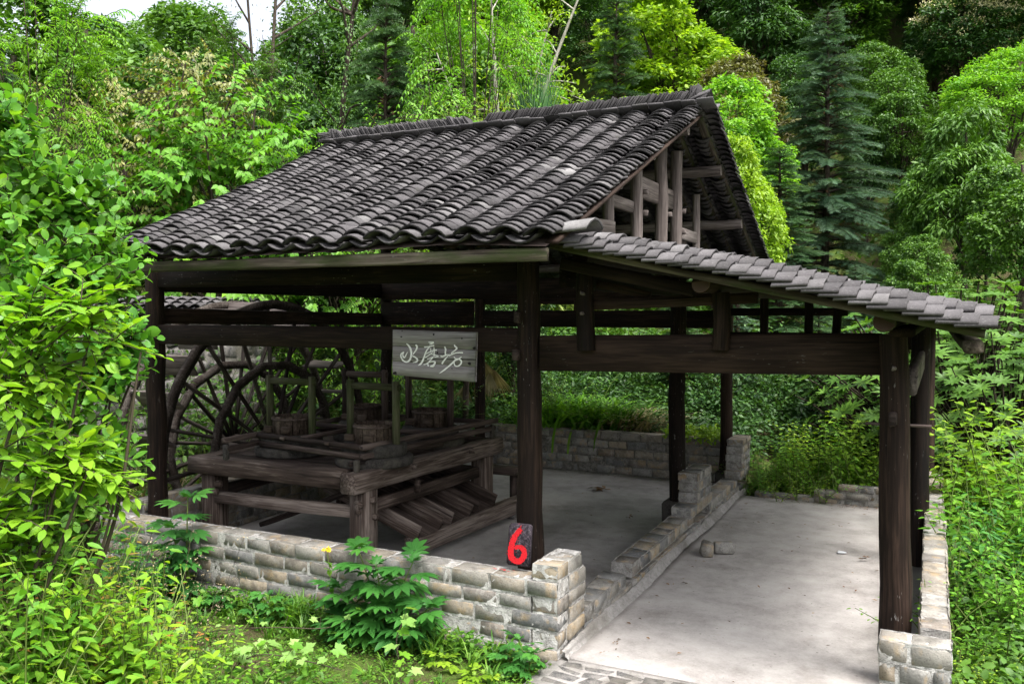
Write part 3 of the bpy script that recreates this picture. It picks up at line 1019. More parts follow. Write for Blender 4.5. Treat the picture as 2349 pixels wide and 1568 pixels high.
timber('rail', (-6.42, 6.46, 0.55), (-6.42, 8.40, 0.55), 0.08, 0.11, WR, tb)
timber('rail', (-6.32, 8.48, 0.55), (-4.62, 8.48, 0.55), 0.08, 0.11, WR, tb)
timber('sill_beam', (-4.36, 6.75, 0.145), (-4.24, 9.0, 0.145), 0.15, 0.16, WMl, tb, jit=0.006, seg=8)
block('prop_stone', (-4.29, 8.72, 0.03), (0.17, 0.15, 0.066), M['stone'], tb, ch=0.02)
block('prop_stone', (-4.35, 6.9, 0.03), (0.17, 0.15, 0.066), M['stone'], tb, ch=0.02)
# chutes: sloping troughs falling out of the table
for y in (6.95, 7.55, 8.10):
    for dy in (-0.20, 0.20):
        timber('chute_board', (-5.35, y + dy, 0.66), (-4.28, y + dy + 0.02, 0.27), 0.028, 0.16, WMl, tb)
    timber('chute_floor', (-5.35, y, 0.60), (-4.30, y + 0.01, 0.21), 0.37, 0.025, WR, tb)
timber('strut', (-6.2, 6.8, 0.15), (-5.0, 6.6, 0.62), 0.10, 0.05, WR, tb)
for p in ((-4.565, 6.238, 0.62), (-4.50, 6.33, 0.66), (-4.495, 6.36, 0.50), (-4.46, 6.95, 0.86), (-4.40, 8.0, 0.86), (-6.30, 6.24, 0.58), (-6.26, 6.25, 0.66)):
    block('wedge', p, (0.07, 0.05, 0.055), WMl, tb, ch=0.008, rng=rb)
for p, dx in (((-4.585, 6.232, 0.60), 0), ((-4.505, 7.1, 0.64), 0)):
    block('wedge', p, (0.05, 0.04, 0.12), WMl, tb, ch=0.008, rng=rb)

# four grindstones under tubs, each with its own gallows frame
def lathe(mb, prof, k=24, rnd=None):
    a = np.arange(k) / k * 2 * np.pi
    V = np.array([[r * math.cos(t), r * math.sin(t), z] for r, z in prof for t in a])
    n = len(prof)
    i, j = np.meshgrid(np.arange(n-1), np.arange(k), indexing='ij')
    mb.add(V, np.stack([i*k+j, i*k+(j+1) % k, (i+1)*k+(j+1) % k, (i+1)*k+j], -1).reshape(-1, 4), rnd=rnd)


def grinder(loc, rz, label, green):
    g = empty('grinding_mill', loc, rz, label, 'mill', 'grinding mills on the mill table')
    mw = wm(g)
    mb = MB(); lathe(mb, [(0.0, 0.0), (0.36, 0.0), (0.37, 0.02), (0.37, 0.075), (0.35, 0.09), (0.0, 0.09)], 28)
    mb.build('lower_stone', M['millstone'], g, world_m=mw)
    mb = MB(); lathe(mb, [(0.30, 0.092), (0.31, 0.10), (0.31, 0.19), (0.29, 0.205), (0.0, 0.205)], 28)
    mb.build('upper_stone', M['millstone'], g, world_m=mw)
    # staved tub
    n = 18
    rg = np.random.default_rng(int(abs(loc[0]) * 100 + loc[1] * 10))
    tube_me = None
    for k in range(n):
        t = k / n * 2 * math.pi
        r = 0.182
        V, Q, T = chamfer_box(0.022, 2 * math.pi * r / n * 0.97, 0.19, 0.004, 0.002, rg)
        me = np_mesh('stave', V, [np.array(Q), np.array(T)], M['wood_tub'])
        mobj('stave', me, g, mw @ Matrix.Translation((r * math.cos(t), r * math.sin(t), 0.292)) @ Matrix.Rotation(t, 4, 'Z') @ Matrix.Rotation(-0.03, 4, 'Y'))
    mb = MB(); lathe(mb, [(0.192, 0.35), (0.204, 0.35), (0.204, 0.372), (0.192, 0.372), (0.192, 0.35)], 26); mb.build('hoop', M['wood_rail'], g, world_m=mw)
    mb = MB(); lathe(mb, [(0.0, 0.335), (0.172, 0.34)], 20); mb.build('grain_hopper', M['millstone'], g, world_m=mw)
    wmat = M['wood_green'] if green else M['wood_rail']
    for sx in (-1, 1):
        o = timber('frame_post', (sx * 0.262, -0.02, 0.17), (sx * 0.262, -0.02, 0.79), 0.062, 0.062, wmat, None, up=(0, 1, 0)); m = wm(o)
        put(o, mw @ m, g)
    o = timber('crossbar', (-0.30, -0.02, 0.735), (0.30, -0.02, 0.735), 0.05, 0.065, wmat, None); m = wm(o)
    put(o, mw @ m, g)
    for sx in (-1, 1):
        o = block('foot_block', (sx * 0.11, -0.24, 0.27), (0.10, 0.05, 0.07), M['wood_tub'], None); m = wm(o); put(o, mw @ m, g)
    return g


grinder((-5.86, 6.86, 0.90), 0.05, 'grinding mill with green mossy gallows frame, nearest the water wheel at the table front', True)
grinder((-4.76, 6.74, 0.90), 0.0, 'front grinding mill near the table corner, its tub in front of the others', True)
grinder((-5.78, 8.02, 0.90), 0.05, 'rear grinding mill close to the water wheel, half hidden behind the front tubs', False)
grinder((-4.90, 7.98, 0.90), 0.02, 'rear grinding mill standing below the wooden sign board', False)

# the sliding rail frame lying over the stones
rf = empty('rail_frame', (-5.4, 7.3, 1.05), 0, 'dark double timber rail frame laid around the tubs on the table', 'frame')
for z, ins in ((1.115, 0.0), (1.03, 0.03)):
    timber('rail', (-6.03 + ins, 6.56, z), (-4.60, 6.36, z - 0.005), 0.05, 0.05, WR, rf)
    timber('rail', (-4.62, 6.34, z), (-4.42 - ins, 8.62, z), 0.05, 0.055, WR, rf)
    timber('rail', (-6.06, 6.12 + ins, z), (-6.10, 8.55, z), 0.05, 0.05, WR, rf)
timber('rail', (-6.05, 8.48, 1.11), (-4.45, 8.50, 1.11), 0.05, 0.05, WR, rf)
timber('rail', (-6.05, 7.40, 1.12), (-4.52, 7.38, 1.12), 0.05, 0.05, WR, rf)
timber('rail', (-5.45, 6.52, 1.12), (-5.42, 8.45, 1.12), 0.045, 0.045, WR, rf)
timber('rail', (-4.66, 6.22, 0.985), (-4.52, 7.6, 0.985), 0.045, 0.05, WR, rf)
for p in ((-6.06, 6.15, 1.0), (-4.60, 6.24, 0.945), (-4.44, 8.55, 1.0), (-6.08, 8.5, 1.0)):
    block('stub_leg', p, (0.045, 0.045, 0.15), M['millstone'], rf, ch=0.006)
for p in ((-5.65, 6.49, 1.115), (-5.05, 6.41, 1.115), (-4.545, 7.2, 1.115), (-4.575, 6.8, 1.0)):
    block('peg', p, (0.05, 0.065, 0.03), M['wood_mill'], rf, ch=0.005)

# plank bench behind the table
bn = empty('bench', (-4.45, 9.15, 0), 0, 'small dark plank bench behind the far end of the mill table', 'bench')
timber('seat', (-4.95, 9.10, 0.46), (-4.36, 9.10, 0.46), 0.30, 0.06, WR, bn)
for x in (-4.90, -4.42):
    timber('leg', (x, 9.12, 0.0), (x, 9.12, 0.428), 0.06, 0.22, WR, bn, up=(0, 1, 0))

# ------------------------------------------------------------------ water wheel
WC = np.array([0.0, 7.93, 0.72]); WRAD = 1.755
ww = empty('water_wheel', (-7.3, 7.93, -0.9), 0, 'large dark wooden water wheel with spokes and paddles beyond the mill', 'water wheel')
WWm = M['wood_wheel']


def ring(name, x, r0, r1, th, k=56, kink=0.0):
    a = np.arange(k) / k * 2 * np.pi
    rg = np.random.default_rng(int(r1 * 100 - x * 10))
    V = []
    for t in a:
        w = rg.normal() * 0.004
        for (xx, r) in ((x - th/2, r0), (x + th/2, r0), (x + th/2, r1), (x - th/2, r1)):
            V.append((xx, WC[1] + (r + w) * math.cos(t), WC[2] + (r + w) * math.sin(t)))
    i, j = np.meshgrid(np.arange(k), np.arange(4), indexing='ij')
    q = np.stack([i*4+j, i*4+(j+1) % 4, ((i+1) % k)*4+(j+1) % 4, ((i+1) % k)*4+j], -1).reshape(-1, 4)
    return mobj(name, np_mesh(name, V, [q[:, ::-1]], WWm), ww)


XN, XF = -7.02, -7.66
ring('rim', XN, WRAD - 0.105, WRAD, 0.045)
ring('rim', XF, WRAD - 0.105, WRAD, 0.045)
ring('inner_rim', XN + 0.01, 0.955, 1.05, 0.045, 14)
ring('inner_rim', XF, 0.955, 1.05, 0.045, 14)
log('axle', (-7.95, WC[1], WC[2]), (-6.35, WC[1], WC[2]), 0.13, 0.13, WWm, ww)
NSP = 20
for x in (XN, XF):
    for k in range(NSP):
        t = (k + (0.5 if x == XF else 0.2)) / NSP * 2 * math.pi
        r0 = 0.10
        c, s = math.cos(t), math.sin(t)
        timber('spoke', (x - 0.02, WC[1] + r0 * c, WC[2] + r0 * s), (x - 0.02, WC[1] + (WRAD - 0.10) * c, WC[2] + (WRAD - 0.08) * s), 0.04, 0.05, WWm, ww, up=(1, 0, 0), seg=4)
for k in range(24):
    t = (k + 0.3) / 24 * 2 * math.pi
    c, s = math.cos(t), math.sin(t)
    t2 = t + 0.10
    r = WRAD - 0.14
    rot = Matrix.Rotation(t - 0.35, 3, 'X')
    block('paddle', ((XN + XF)/2, WC[1] + r * c, WC[2] + r * s), (abs(XF - XN) - 0.06, 0.26, 0.028), M['wood_grey'], ww, rot=rot, ch=0.005)
# trestle carrying the axle outside
tr = empty('axle_trestle', (-7.0, 5.5, -0.2), 0, 'low timber trough beams lying beside the foot of the water wheel', 'trough')
timber('trough_beam', (-8.1, 6.05, -0.05), (-7.02, 6.0, 0.30), 0.10, 0.05, WWm, tr)
timber('trough_beam', (-7.6, 5.80, 0.28), (-7.0, 6.65, 0.28), 0.08, 0.07, WWm, tr)
timber('trough_beam', (-8.0, 5.9, 0.05), (-7.4, 9.6, 0.05), 0.08, 0.10, WWm, tr)

# a tile-capped stone wall behind the wheel
bw = empty('stone_wall', (-9.2, 8.8, 0), 0, 'rough stone wall capped with old tiles behind the water wheel', 'wall')
rs2 = np.random.default_rng(77)
mbw = MB()
V, Q, T = chamfer_box(0.24, 3.4, 2.5, 0.02, 0.01, rs2)
mbw.add(V + np.array([-9.15, 8.4, 1.05]), Q, T)
mbw.build('mortar', M['mortar_dark'], bw)
for r_ in range(11):
    y = 6.72 + rs2.uniform(0, 0.1)
    while y < 10.0:
        L = rs2.uniform(0.22, 0.42)
        block('stone', (-9.05, y + L/2, 0.10 + r_ * 0.21), (0.12, L - 0.02, 0.195), M['stone'], bw, ch=0.03, jit=0.012, rng=rs2)
        y += L
for k in range(17):
    for kind in (0, 1):
        y = 6.7 + (k + 0.5 * kind) * 0.205
        for r_ in range(3):
            m = tile_frame(np.array([-8.86 - r_ * 0.12, y, 2.36 + 0.045 * r_]), np.array([0, 1.0, 0]), np.array([-1.0, 0, 0.35]), rs2)
            mobj('tile', (TCM if kind else TPM)[rs2.integers(6)], bw, Matrix(m.tolist()))

# ------------------------------------------------------------------ sign board
sg = empty('sign_board', (-3.54, 5.83, 2.0), 0, 'grey weathered wooden sign board with three white painted characters', 'sign')
SY = 5.822
PTS = np.array([(-3.925, 2.196), (-3.158, 2.184), (-3.172, 1.800), (-3.932, 1.832)])    # TL TR BR BL in x, z
rgS = np.random.default_rng(41)


def sgn(u, v):
    a = PTS[0] * (1-u) + PTS[1] * u; b = PTS[3] * (1-u) + PTS[2] * u
    return a * (1-v) + b * v


# board out of three planks, rough ends
rows = [0.0, 0.36, 0.70, 1.0]
for k in range(3):
    v0, v1 = rows[k] + (0.004 if k else 0), rows[k+1] - (0.004 if k < 2 else 0)
    n = 10
    ftop = [sgn(u, v0) for u in np.linspace(0, 1, n)]; fbot = [sgn(u, v1) for u in np.linspace(0, 1, n)]
    V = []
    for a, b in zip(ftop, fbot):
        j = rgS.normal(size=2) * 0.0012
        V += [(a[0], SY + j[0], a[1]), (b[0], SY + j[1], b[1]), (b[0], SY + 0.028, b[1]), (a[0], SY + 0.028, a[1])]
    i, j = np.meshgrid(np.arange(n-1), np.arange(4), indexing='ij')
    q = np.stack([i*4+j, i*4+(j+1) % 4, (i+1)*4+(j+1) % 4, (i+1)*4+j], -1).reshape(-1, 4)
    o = np.array([sgn(0.5, 0.5)[0], SY, sgn(0.5, 0.5)[1]])
    me = np_mesh('plank', np.array(V) - o, [q[:, ::-1], np.array([[0, 1, 2, 3], [n*4-1, n*4-2, n*4-3, n*4-4]])[:, ::-1]], M['wood_sign'])
    mobj('plank', me, sg, Matrix.Translation(Vector(o)))
bk = NT('dark_knot').done((0.012, 0.010, 0.010), 0.9)
for (x, y, r) in ((380, 335, 20), (1185, 262, 22), (1870, 350, 18), (1285, 728, 18), (2060, 980, 36), (650, 980, 12), (1650, 1130, 14), (235, 1310, 40), (2165, 590, 40), (400, 182, 12)):
    u = (x - 160) / 2035.0; v = (y - 150 - 35 * u) / (1212 + 55 * u)
    c = sgn(u, v); mb = MB(); rr = r / 2035.0 * 0.765
    a = np.arange(8) / 8 * 2 * np.pi
    rad = rr * rgS.uniform(0.6, 1.15, size=8)
    mb.add([(c[0] + p * 1.25 * math.cos(t), SY - 0.0035, c[1] + p * math.sin(t)) for p, t in zip(rad, a)] + [(c[0], SY - 0.0045, c[1])], [], [(k, (k+1) % 8, 8) for k in range(8)])
    mb.build('knot', bk, sg)

wp = NT('white_paint')
_f = wp.noise(wp.n('ShaderNodeNewGeometry').outputs['Position'], 130.0, 4, 0.7)
M['white_paint'] = wp.done(wp.ramp(_f, [(0.30, (0.26, 0.25, 0.25)), (0.44, (0.72, 0.72, 0.71)), (0.7, (0.85, 0.85, 0.84))]), 0.7)

STROKES = {
    'water': [[(515,515,20),(560,550,40),(600,605,46),(635,690,50),(643,780,46),(632,870,46),(602,950,46),(550,996,44),(500,1005,40),(440,970,38),(400,910,36),(380,850,36),(386,800,36),(415,765,34),(456,738,24)],
              [(456,738,24),(430,800,26),(438,860,34),(470,888,36),(510,820,28),(546,738,14)],
              [(750,535,34),(785,590,46),(770,660,42),(730,730,35),(690,795,26)],
              [(640,815,26),(710,850,38),(770,890,42),(800,940,46),(780,985,40),(730,1002,30),(686,1016,16)]],
    'grind': [[(1066,465,22),(1130,470,38),(1196,465,40)], [(1196,468,40),(1150,500,30),(1090,522,20)],
              [(962,597,38),(1060,585,32),(1140,560,36),(1212,545,30)],
              [(1097,585,28),(1040,660,32),(1000,740,32),(975,830,36),(945,920,42),(910,1000,48),(870,1055,44),(818,1082,12)],
              [(1126,612,22),(1126,700,20)], [(1205,590,24),(1212,700,26),(1210,830,24)],
              [(1278,665,38),(1190,677,28),(1100,722,24),(1012,768,20)], [(1188,712,20),(1100,790,22),(992,877,24)],
              [(1128,765,16),(1230,790,26),(1316,830,28),(1220,850,22)], [(1200,838,20),(1120,885,24),(1042,912,18)],
              [(1196,852,22),(1130,930,26),(1050,1022,34),(962,1056,32)], [(1058,1020,34),(1082,1098,36)],
              [(1076,998,24),(1160,968,28),(1236,968,34),(1238,1010,44),(1205,1062,50)], [(1122,1098,26),(1175,1086,58),(1228,1082,40)]],
    'mill': [[(1463,568,26),(1485,640,38),(1482,740,34),(1488,800,26)], [(1372,806,22),(1400,832,34),(1470,802,34),(1542,764,24)],
             [(1578,748,14),(1530,830,24),(1462,920,36),(1405,1020,42)],
             [(1688,512,26),(1720,560,40),(1756,600,38),(1720,652,34),(1660,702,26),(1618,738,16)],
             [(1568,804,32),(1640,762,36),(1740,727,34),(1830,716,38),(1906,714,34)],
             [(1692,828,26),(1738,876,26),(1815,880,32),(1870,930,36),(1862,1000,36),(1812,1052,34),(1750,1066,34),(1706,1022,28),(1702,960,24),(1722,890,24)],
             [(1874,816,18),(1800,882,34),(1720,922,36),(1640,1010,42),(1550,1100,40),(1450,1190,36),(1342,1278,8)]]}


def catmull(P, m=6):
    P = np.asarray(P, float)
    if len(P) < 3: 
        return np.array([P[0] * (1-t) + P[-1] * t for t in np.linspace(0, 1, m)])
    Q = np.vstack([2*P[0]-P[1], P, 2*P[-1]-P[-2]])
    out = []
    for k in range(1, len(Q) - 2):
        for t in np.arange(m) / m:
            a, b, c, d = Q[k-1], Q[k], Q[k+1], Q[k+2]
            out.append(0.5 * (2*b + (c-a)*t + (2*a-5*b+4*c-d)*t*t + (3*b-a-3*c+d)*t**3))
    out.append(P[-1])
    return np.array(out)


def stroke(mb, pts, fn, rng, dz=0.0, rough=0.06):
    S = catmull(pts)
    xy = S[:, :2]; w = np.maximum(S[:, 2], 4) / 2
    t = nrm(np.gradient(xy, axis=0)); n = np.stack([-t[:, 1], t[:, 0]], -1)
    l = xy + n * (w * (1 + rng.normal(size=len(w)) * rough))[:, None]; r = xy - n * (w * (1 + rng.normal(size=len(w)) * rough))[:, None]
    V = [fn(p, dz) for p in l] + [fn(p, dz) for p in r]
    k = len(w)
    mb.add(V, [(s, s+1, k+s+1, k+s) for s in range(k-1)])


def sign_pt(p, dz):
    u = (p[0] - 160) / 2035.0; v = (p[1] - 150 - 35 * u) / (1212 + 55 * u)
    c = sgn(u, v)
    return (c[0], SY - 0.004 - dz, c[1])


for ch, strokes in STROKES.items():
    mb = MB()
    for k, s in enumerate(strokes): stroke(mb, s, sign_pt, rgS, 0.0003 * k)
    tag(mb.build('painted_character', M['white_paint'], sg), 'white brush-painted character')

# ------------------------------------------------------------------ the brick with the red 6
nb = empty('numbered_brick', (-2.60, 5.45, 0.525), 0, 'dark upright brick painted with a red 6 on the wall corner', 'brick')
b = NT('dark_spotted_brick')
_P = b.n('ShaderNodeNewGeometry').outputs['Position']
_n1 = b.noise(_P, 55.0, 4, 0.7); _n2 = b.noise(_P, 22.0, 3)
_c = b.ramp(_n1, [(0.4, (0.012, 0.010, 0.013)), (0.55, (0.04, 0.032, 0.042)), (0.72, (0.13, 0.11, 0.12))])
_c = b.mix(b.math('MULTIPLY', b.ramp(_n2, [(0.66, 0.0), (0.72, 1.0)]), 0.5), _c, (0.3, 0.29, 0.29))
M['dark_brick'] = b.done(_c, 0.9, b.bump(_n1, 0.9, 0.008), 0.2)
ncen = Vector((-2.615, 5.47, 0.535 + 0.148))
nrot = Matrix.Rotation(R(6), 3, 'Z') @ Matrix.Rotation(R(-5), 3, 'X') @ Matrix.Rotation(R(1.5), 3, 'Y')
block('body', ncen, (0.170, 0.062, 0.296), M['dark_brick'], nb, rot=nrot, ch=0.012, jit=0.003)
b = NT('red_paint')
_P = b.n('ShaderNodeNewGeometry').outputs['Position']
_n1 = b.noise(_P, 150.0, 4, 0.75)
M['red_paint'] = b.done(b.ramp(_n1, [(0.28, (0.06, 0.006, 0.008)), (0.40, (0.34, 0.005, 0.010)), (0.6, (0.58, 0.009, 0.018))]), 0.8, b.bump(_n1, 0.7, 0.004))


def six_pt(p, dz):
    u = (p[0] - 345) / 412.0 - 0.5; v = 0.5 - (p[1] - 358 - (p[0] - 345) * 0.06) / 745.0
    q = ncen + nrot @ Vector((u * 0.166, -0.0335 - dz, v * 0.290))
    return tuple(q)


mb = MB()
SIX = [(575,425,70),(530,490,84),(470,590,88),(430,700,92),(412,800,92),(412,880,92),(440,960,90),(510,1010,88),(595,1000,92),(655,935,88),(662,850,80),(620,775,74),(545,755,62),(480,790,50)]
stroke(mb, [(a, b_, w * 1.18) for a, b_, w in SIX], six_pt, rgS, 0.002, 0.10)
for k in range(120):
    t = rgS.integers(len(SIX)); q = np.array(SIX[t][:2]) + rgS.normal(size=2) * 38
    rr = rgS.uniform(3, 11)
    V = [six_pt(q + rr * np.array([math.cos(a), math.sin(a)]), 0.0008) for a in (0, 1.6, 3.2, 4.7)]
    mb.add(V, [(3, 2, 1, 0)])
mb.build('red_digit', M['red_paint'], nb)
mb = MB()
for k in range(14):
    c = np.array([-2.73 + rgS.normal() * 0.045, 5.385 + rgS.normal() * 0.012]); rr = rgS.uniform(0.003, 0.010)
    V = [(c[0] + rr * 1.6 * math.cos(a), c[1] + rr * 0.6 * math.sin(a), 0.5185) for a in np.linspace(0, 5.4, 7)]
    mb.T.append(np.array([(0, s, s+1) for s in range(1, 6)]) + mb.n); mb.V.append(np.array(V)); mb.R.append(np.full(7, 0.5)); mb.n += 7
mb.build('paint_drips', M['red_paint'], nb)

# ------------------------------------------------------------------ loose bits on the floors
lb = block('loose_brick', (-1.93, 8.22, 0.058), (0.13, 0.17, 0.13), M['brick'], None, rz=0.3, ch=0.02, jit=0.01)
tag(lb, 'dark broken brick half lying on the lean-to floor, nearer the kerb', 'brick')
lb = block('loose_brick', (-1.80, 8.36, 0.052), (0.20, 0.10, 0.115), M['brick'], None, rz=0.5, ch=0.015, jit=0.006)
tag(lb, 'pale loose brick touching the dark broken half on the lean-to floor', 'brick')
sc = block('paper_scrap', (-0.77, 8.84, 0.006), (0.075, 0.05, 0.018), NT('white_scrap').done((0.6, 0.62, 0.65), 0.7), None, rz=0.4, ch=0.006, jit=0.006)
tag(sc, 'small white scrap lying on the lean-to floor near the right post', 'litter')
mb = MB()
rl = np.random.default_rng(8)
dead = NT('dead_leaf'); M['dead_leaf'] = dead.done(dead.ramp(dead.rnd(), [(0.0, (0.05, 0.025, 0.012)), (0.6, (0.16, 0.08, 0.035)), (1.0, (0.26, 0.15, 0.06))]), 0.8)
for k in range(260):
    if k < 150:
        y = rl.choice([rl.normal(11.0, 0.08), rl.uniform(5.4, 11.0)]); x = -2.03 + abs(rl.normal()) * 0.10 if rl.random() < 0.4 else rl.uniform(-2.0, -0.3)
        if y > 10.7: x = rl.uniform(-1.95, -0.2)
        if y > 11.09: y = 11.05
    else:
        x, y = rl.uniform(-6.0, -2.5), rl.choice([rl.normal(11.6, 0.06), rl.uniform(7, 11.6)])
    s = rl.uniform(0.008, 0.026); a = rl.uniform(0, 6.28); c, d = math.cos(a), math.sin(a)
    z = 0.006
    V = [(x + s*c, y + s*d, z), (x - 0.45*s*d, y + 0.45*s*c, z + 0.006), (x - s*c, y - s*d, z + 0.003), (x + 0.45*s*d, y - 0.45*s*c, z + 0.004)]
    mb.add(V, [(0, 1, 2, 3)])
lit = mb.build('leaf_litter', M['dead_leaf'])
tag(lit, 'scattered brown dead leaves on the concrete floors', 'litter', kind='stuff')
for (x, y, r, lab) in ((-3.90, 10.55, 0.09, 'small heap of brown leaf debris on the floor before the back wall'), (-3.05, 9.2, 0.045, 'single curled dark leaf on the main floor left of the middle post'), (-0.55, 8.65, 0.05, 'curled brown leaf lying near the white scrap')):
    mb = MB()
    for k in range(16 if r > 0.06 else 4):
        c = np.array([x, y, 0.008]) + rl.normal(size=3) * np.array([r*0.5, r*0.4, 0.0]) + np.array([0, 0, abs(rl.normal()) * 0.02])
        s = rl.uniform(0.4, 0.8) * r; a = rl.uniform(0, 6.28); cc, dd = math.cos(a), math.sin(a)
        mb.add([c + (s*cc, s*dd, 0), c + (-0.4*s*dd, 0.4*s*cc, 0.015), c + (-s*cc, -s*dd, 0.01), c + (0.4*s*dd, -0.4*s*cc, 0.012)], [(0, 1, 2, 3)])
    tag(mb.build('dead_leaf', M['dead_leaf']), lab, 'leaf')
# ------------------------------------------------------------------ plants: leaves
CAMP = np.array([0.0, 0.0, 2.34])
UP = np.array([0, 0, 1.0])
T_SIMPLE = (np.array([(0, 0, 0), (.42, -.5, .10), (1, 0, -.08), (.42, .5, .10)]), np.array([(0, 1, 2), (0, 2, 3)]))
T_MID = (np.array([(0, 0, 0), (.22, -.40, .07), (.62, -.40, .06), (1, 0, -.22), (.62, .40, .06), (.22, .40, .07), (.28, 0, -.02), (.66, 0, -.04)]),
         np.array([(0, 1, 6), (1, 2, 7), (1, 7, 6), (2, 3, 7), (0, 6, 5), (5, 6, 7), (5, 7, 4), (4, 7, 3)]))
T_HEART = (np.array([(.06, 0, 0), (-.06, -.25, .05), (.12, -.48, .10), (.45, -.46, .08), (.75, -.22, 0), (1.05, 0, -.16), (.75, .22, 0), (.45, .46, .08), (.12, .48, .10), (-.06, .25, .05), (.45, 0, -.03)]),
           np.array([(0, 1, 10), (1, 2, 10), (2, 3, 10), (3, 4, 10), (4, 5, 10), (5, 6, 10), (6, 7, 10), (7, 8, 10), (8, 9, 10), (9, 0, 10)]))
T_BLADE = (np.array([(0, -.5, 0), (0, .5, 0), (.35, -.45, 0), (.35, .45, 0), (.7, -.3, -.0), (.7, .3, 0), (1, 0, 0)]), np.array([(0, 1, 3), (0, 3, 2), (2, 3, 5), (2, 5, 4), (4, 5, 6)]))


def comb_template(n=9):
    V = []; F = []
    for s in (-1, 1):
        for k in range(n):
            u = k / n
            w = 0.5 * (1 - 0.55 * u) * (0.6 + 0.4 * min(1, k / 2))
            b = len(V)
            V += [(u, 0, 0), (u + 0.075, 0, 0), (u + 0.15, s * w, 0.10 + (0.08 if k % 2 else -0.04))]
            F.append((b, b + 1, b + 2) if s > 0 else (b + 1, b, b + 2))
    for k in range(0, n, 2):
        u = k / n; b = len(V)
        V += [(u, 0.02, 0), (u + 0.08, -0.02, 0), (u + 0.14, 0.06 * (-1) ** k, 0.36)]
        F.append((b, b + 1, b + 2))
    return np.array(V), np.array(F)


T_COMB = comb_template()


def leaf_big(L=1.0, W=1.0, curl=0.25, fold=0.22, ovate=0.42, n=6):
    """a single larger leaf with curved midrib and raised halves (unit length along x)"""
    V = []
    for k in range(n + 1):
        t = k / n
        w = 0.5 * (math.sin(math.pi * min(1, t / (2 * ovate)) if t < ovate else math.pi * (0.5 + 0.5 * (t - ovate) / (1 - ovate)))) ** 0.85 if 0 < t < 1 else 0.0
        z = -curl * t * t
        x = t * (1 - 0.15 * curl * t)
        V += [(x, -w, z + fold * w), (x, 0, z), (x, w, z + fold * w)]
    F = []
    for k in range(n):
        a = 3 * k
        for s in (0, 1):
            F.append((a + s, a + 3 + s, a + 4 + s, a + 1 + s))
    V = np.array(V)
    V[:, 1:] *= W; V *= L
    return V, np.array(F)


def tri_of(tm):
    V, F = tm
    if F.shape[1] == 4:
        F = np.vstack([F[:, [0, 1, 2]], F[:, [0, 2, 3]]])
    return V, F


T_BIG = tri_of(leaf_big())
T_BIGR = tri_of(leaf_big(curl=0.15, fold=0.15, ovate=0.55))


class Foliage:
    def __init__(self): self.V = []; self.F = []; self.R = []; self.n = 0

    def leaves(self, P, D, N, L, W, tm, rnd=None, rng=RNG):
        P = np.asarray(P, float); m = len(P)
        if m == 0: return
        D = nrm(np.asarray(D, float)); S = nrm(np.cross(N, D)); N2 = np.cross(D, S)
        L = np.broadcast_to(L, (m,)); W = np.broadcast_to(W, (m,))
        T, F = tm
        V = (P[:, None] + (D * L[:, None])[:, None] * T[None, :, 0:1] + (S * W[:, None])[:, None] * T[None, :, 1:2] + (N2 * W[:, None])[:, None] * T[None, :, 2:3])
        k = len(T)
        self.V.append(V.reshape(-1, 3)); self.F.append((F[None] + (np.arange(m) * k)[:, None, None] + self.n).reshape(-1, 3))
        r = rng.random(m) if rnd is None else np.broadcast_to(rnd, (m,))
        self.R.append(np.repeat(r, k)); self.n += m * k

    def raw(self, V, F, rnd=0.5):
        self.V.append(np.asarray(V)); self.F.append(np.asarray(F) + self.n); self.R.append(np.full(len(V), rnd)); self.n += len(V)

    def mesh(self, name, mat):
        return np_mesh(name, np.concatenate(self.V), [np.concatenate(self.F)], mat, False, np.concatenate(self.R))


def unit(rng, n):
    return nrm(rng.normal(size=(n, 3)))


# leaf materials ----------------------------------------------------
ML = {}
def lm(k, c0, c1, c2, **kw): ML[k] = mat_leaf('leaf_' + k, c0, c1, c2, **kw)
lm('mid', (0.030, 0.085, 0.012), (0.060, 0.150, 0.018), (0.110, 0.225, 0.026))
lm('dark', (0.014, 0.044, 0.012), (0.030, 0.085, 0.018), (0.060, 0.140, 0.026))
lm('bright', (0.070, 0.205, 0.018), (0.115, 0.30, 0.024), (0.20, 0.38, 0.035), trans=0.45)
lm('lime', (0.10, 0.21, 0.012), (0.17, 0.31, 0.018), (0.27, 0.40, 0.03), trans=0.42)
lm('olive', (0.045, 0.060, 0.012), (0.12, 0.145, 0.026), (0.28, 0.29, 0.075), spec=0.5)
lm('blue', (0.026, 0.066, 0.034), (0.055, 0.118, 0.062), (0.12, 0.20, 0.115), trans=0.2)
lm('fir', (0.016, 0.050, 0.018), (0.036, 0.090, 0.030), (0.075, 0.150, 0.050), trans=0.15)
lm('bamboo', (0.07, 0.13, 0.016), (0.14, 0.22, 0.03), (0.25, 0.31, 0.065), trans=0.42)
lm('brown', (0.06, 0.045, 0.022), (0.10, 0.095, 0.035), (0.14, 0.16, 0.045))
lm('cream', (0.34, 0.33, 0.17), (0.48, 0.46, 0.25), (0.62, 0.58, 0.36), trans=0.2)
lm('herb', (0.022, 0.095, 0.018), (0.036, 0.145, 0.024), (0.065, 0.21, 0.030), trans=0.3, rough=0.45)
lm('grass', (0.035, 0.11, 0.012), (0.07, 0.19, 0.018), (0.15, 0.28, 0.03), trans=0.38)
lm('straw', (0.14, 0.11, 0.06), (0.28, 0.22, 0.13), (0.42, 0.36, 0.25), trans=0.2)
lm('pale', (0.12, 0.25, 0.045), (0.18, 0.33, 0.075), (0.28, 0.42, 0.13), trans=0.35)
lm('nandina', (0.07, 0.17, 0.018), (0.14, 0.26, 0.025), (0.34, 0.15, 0.045), trans=0.38)
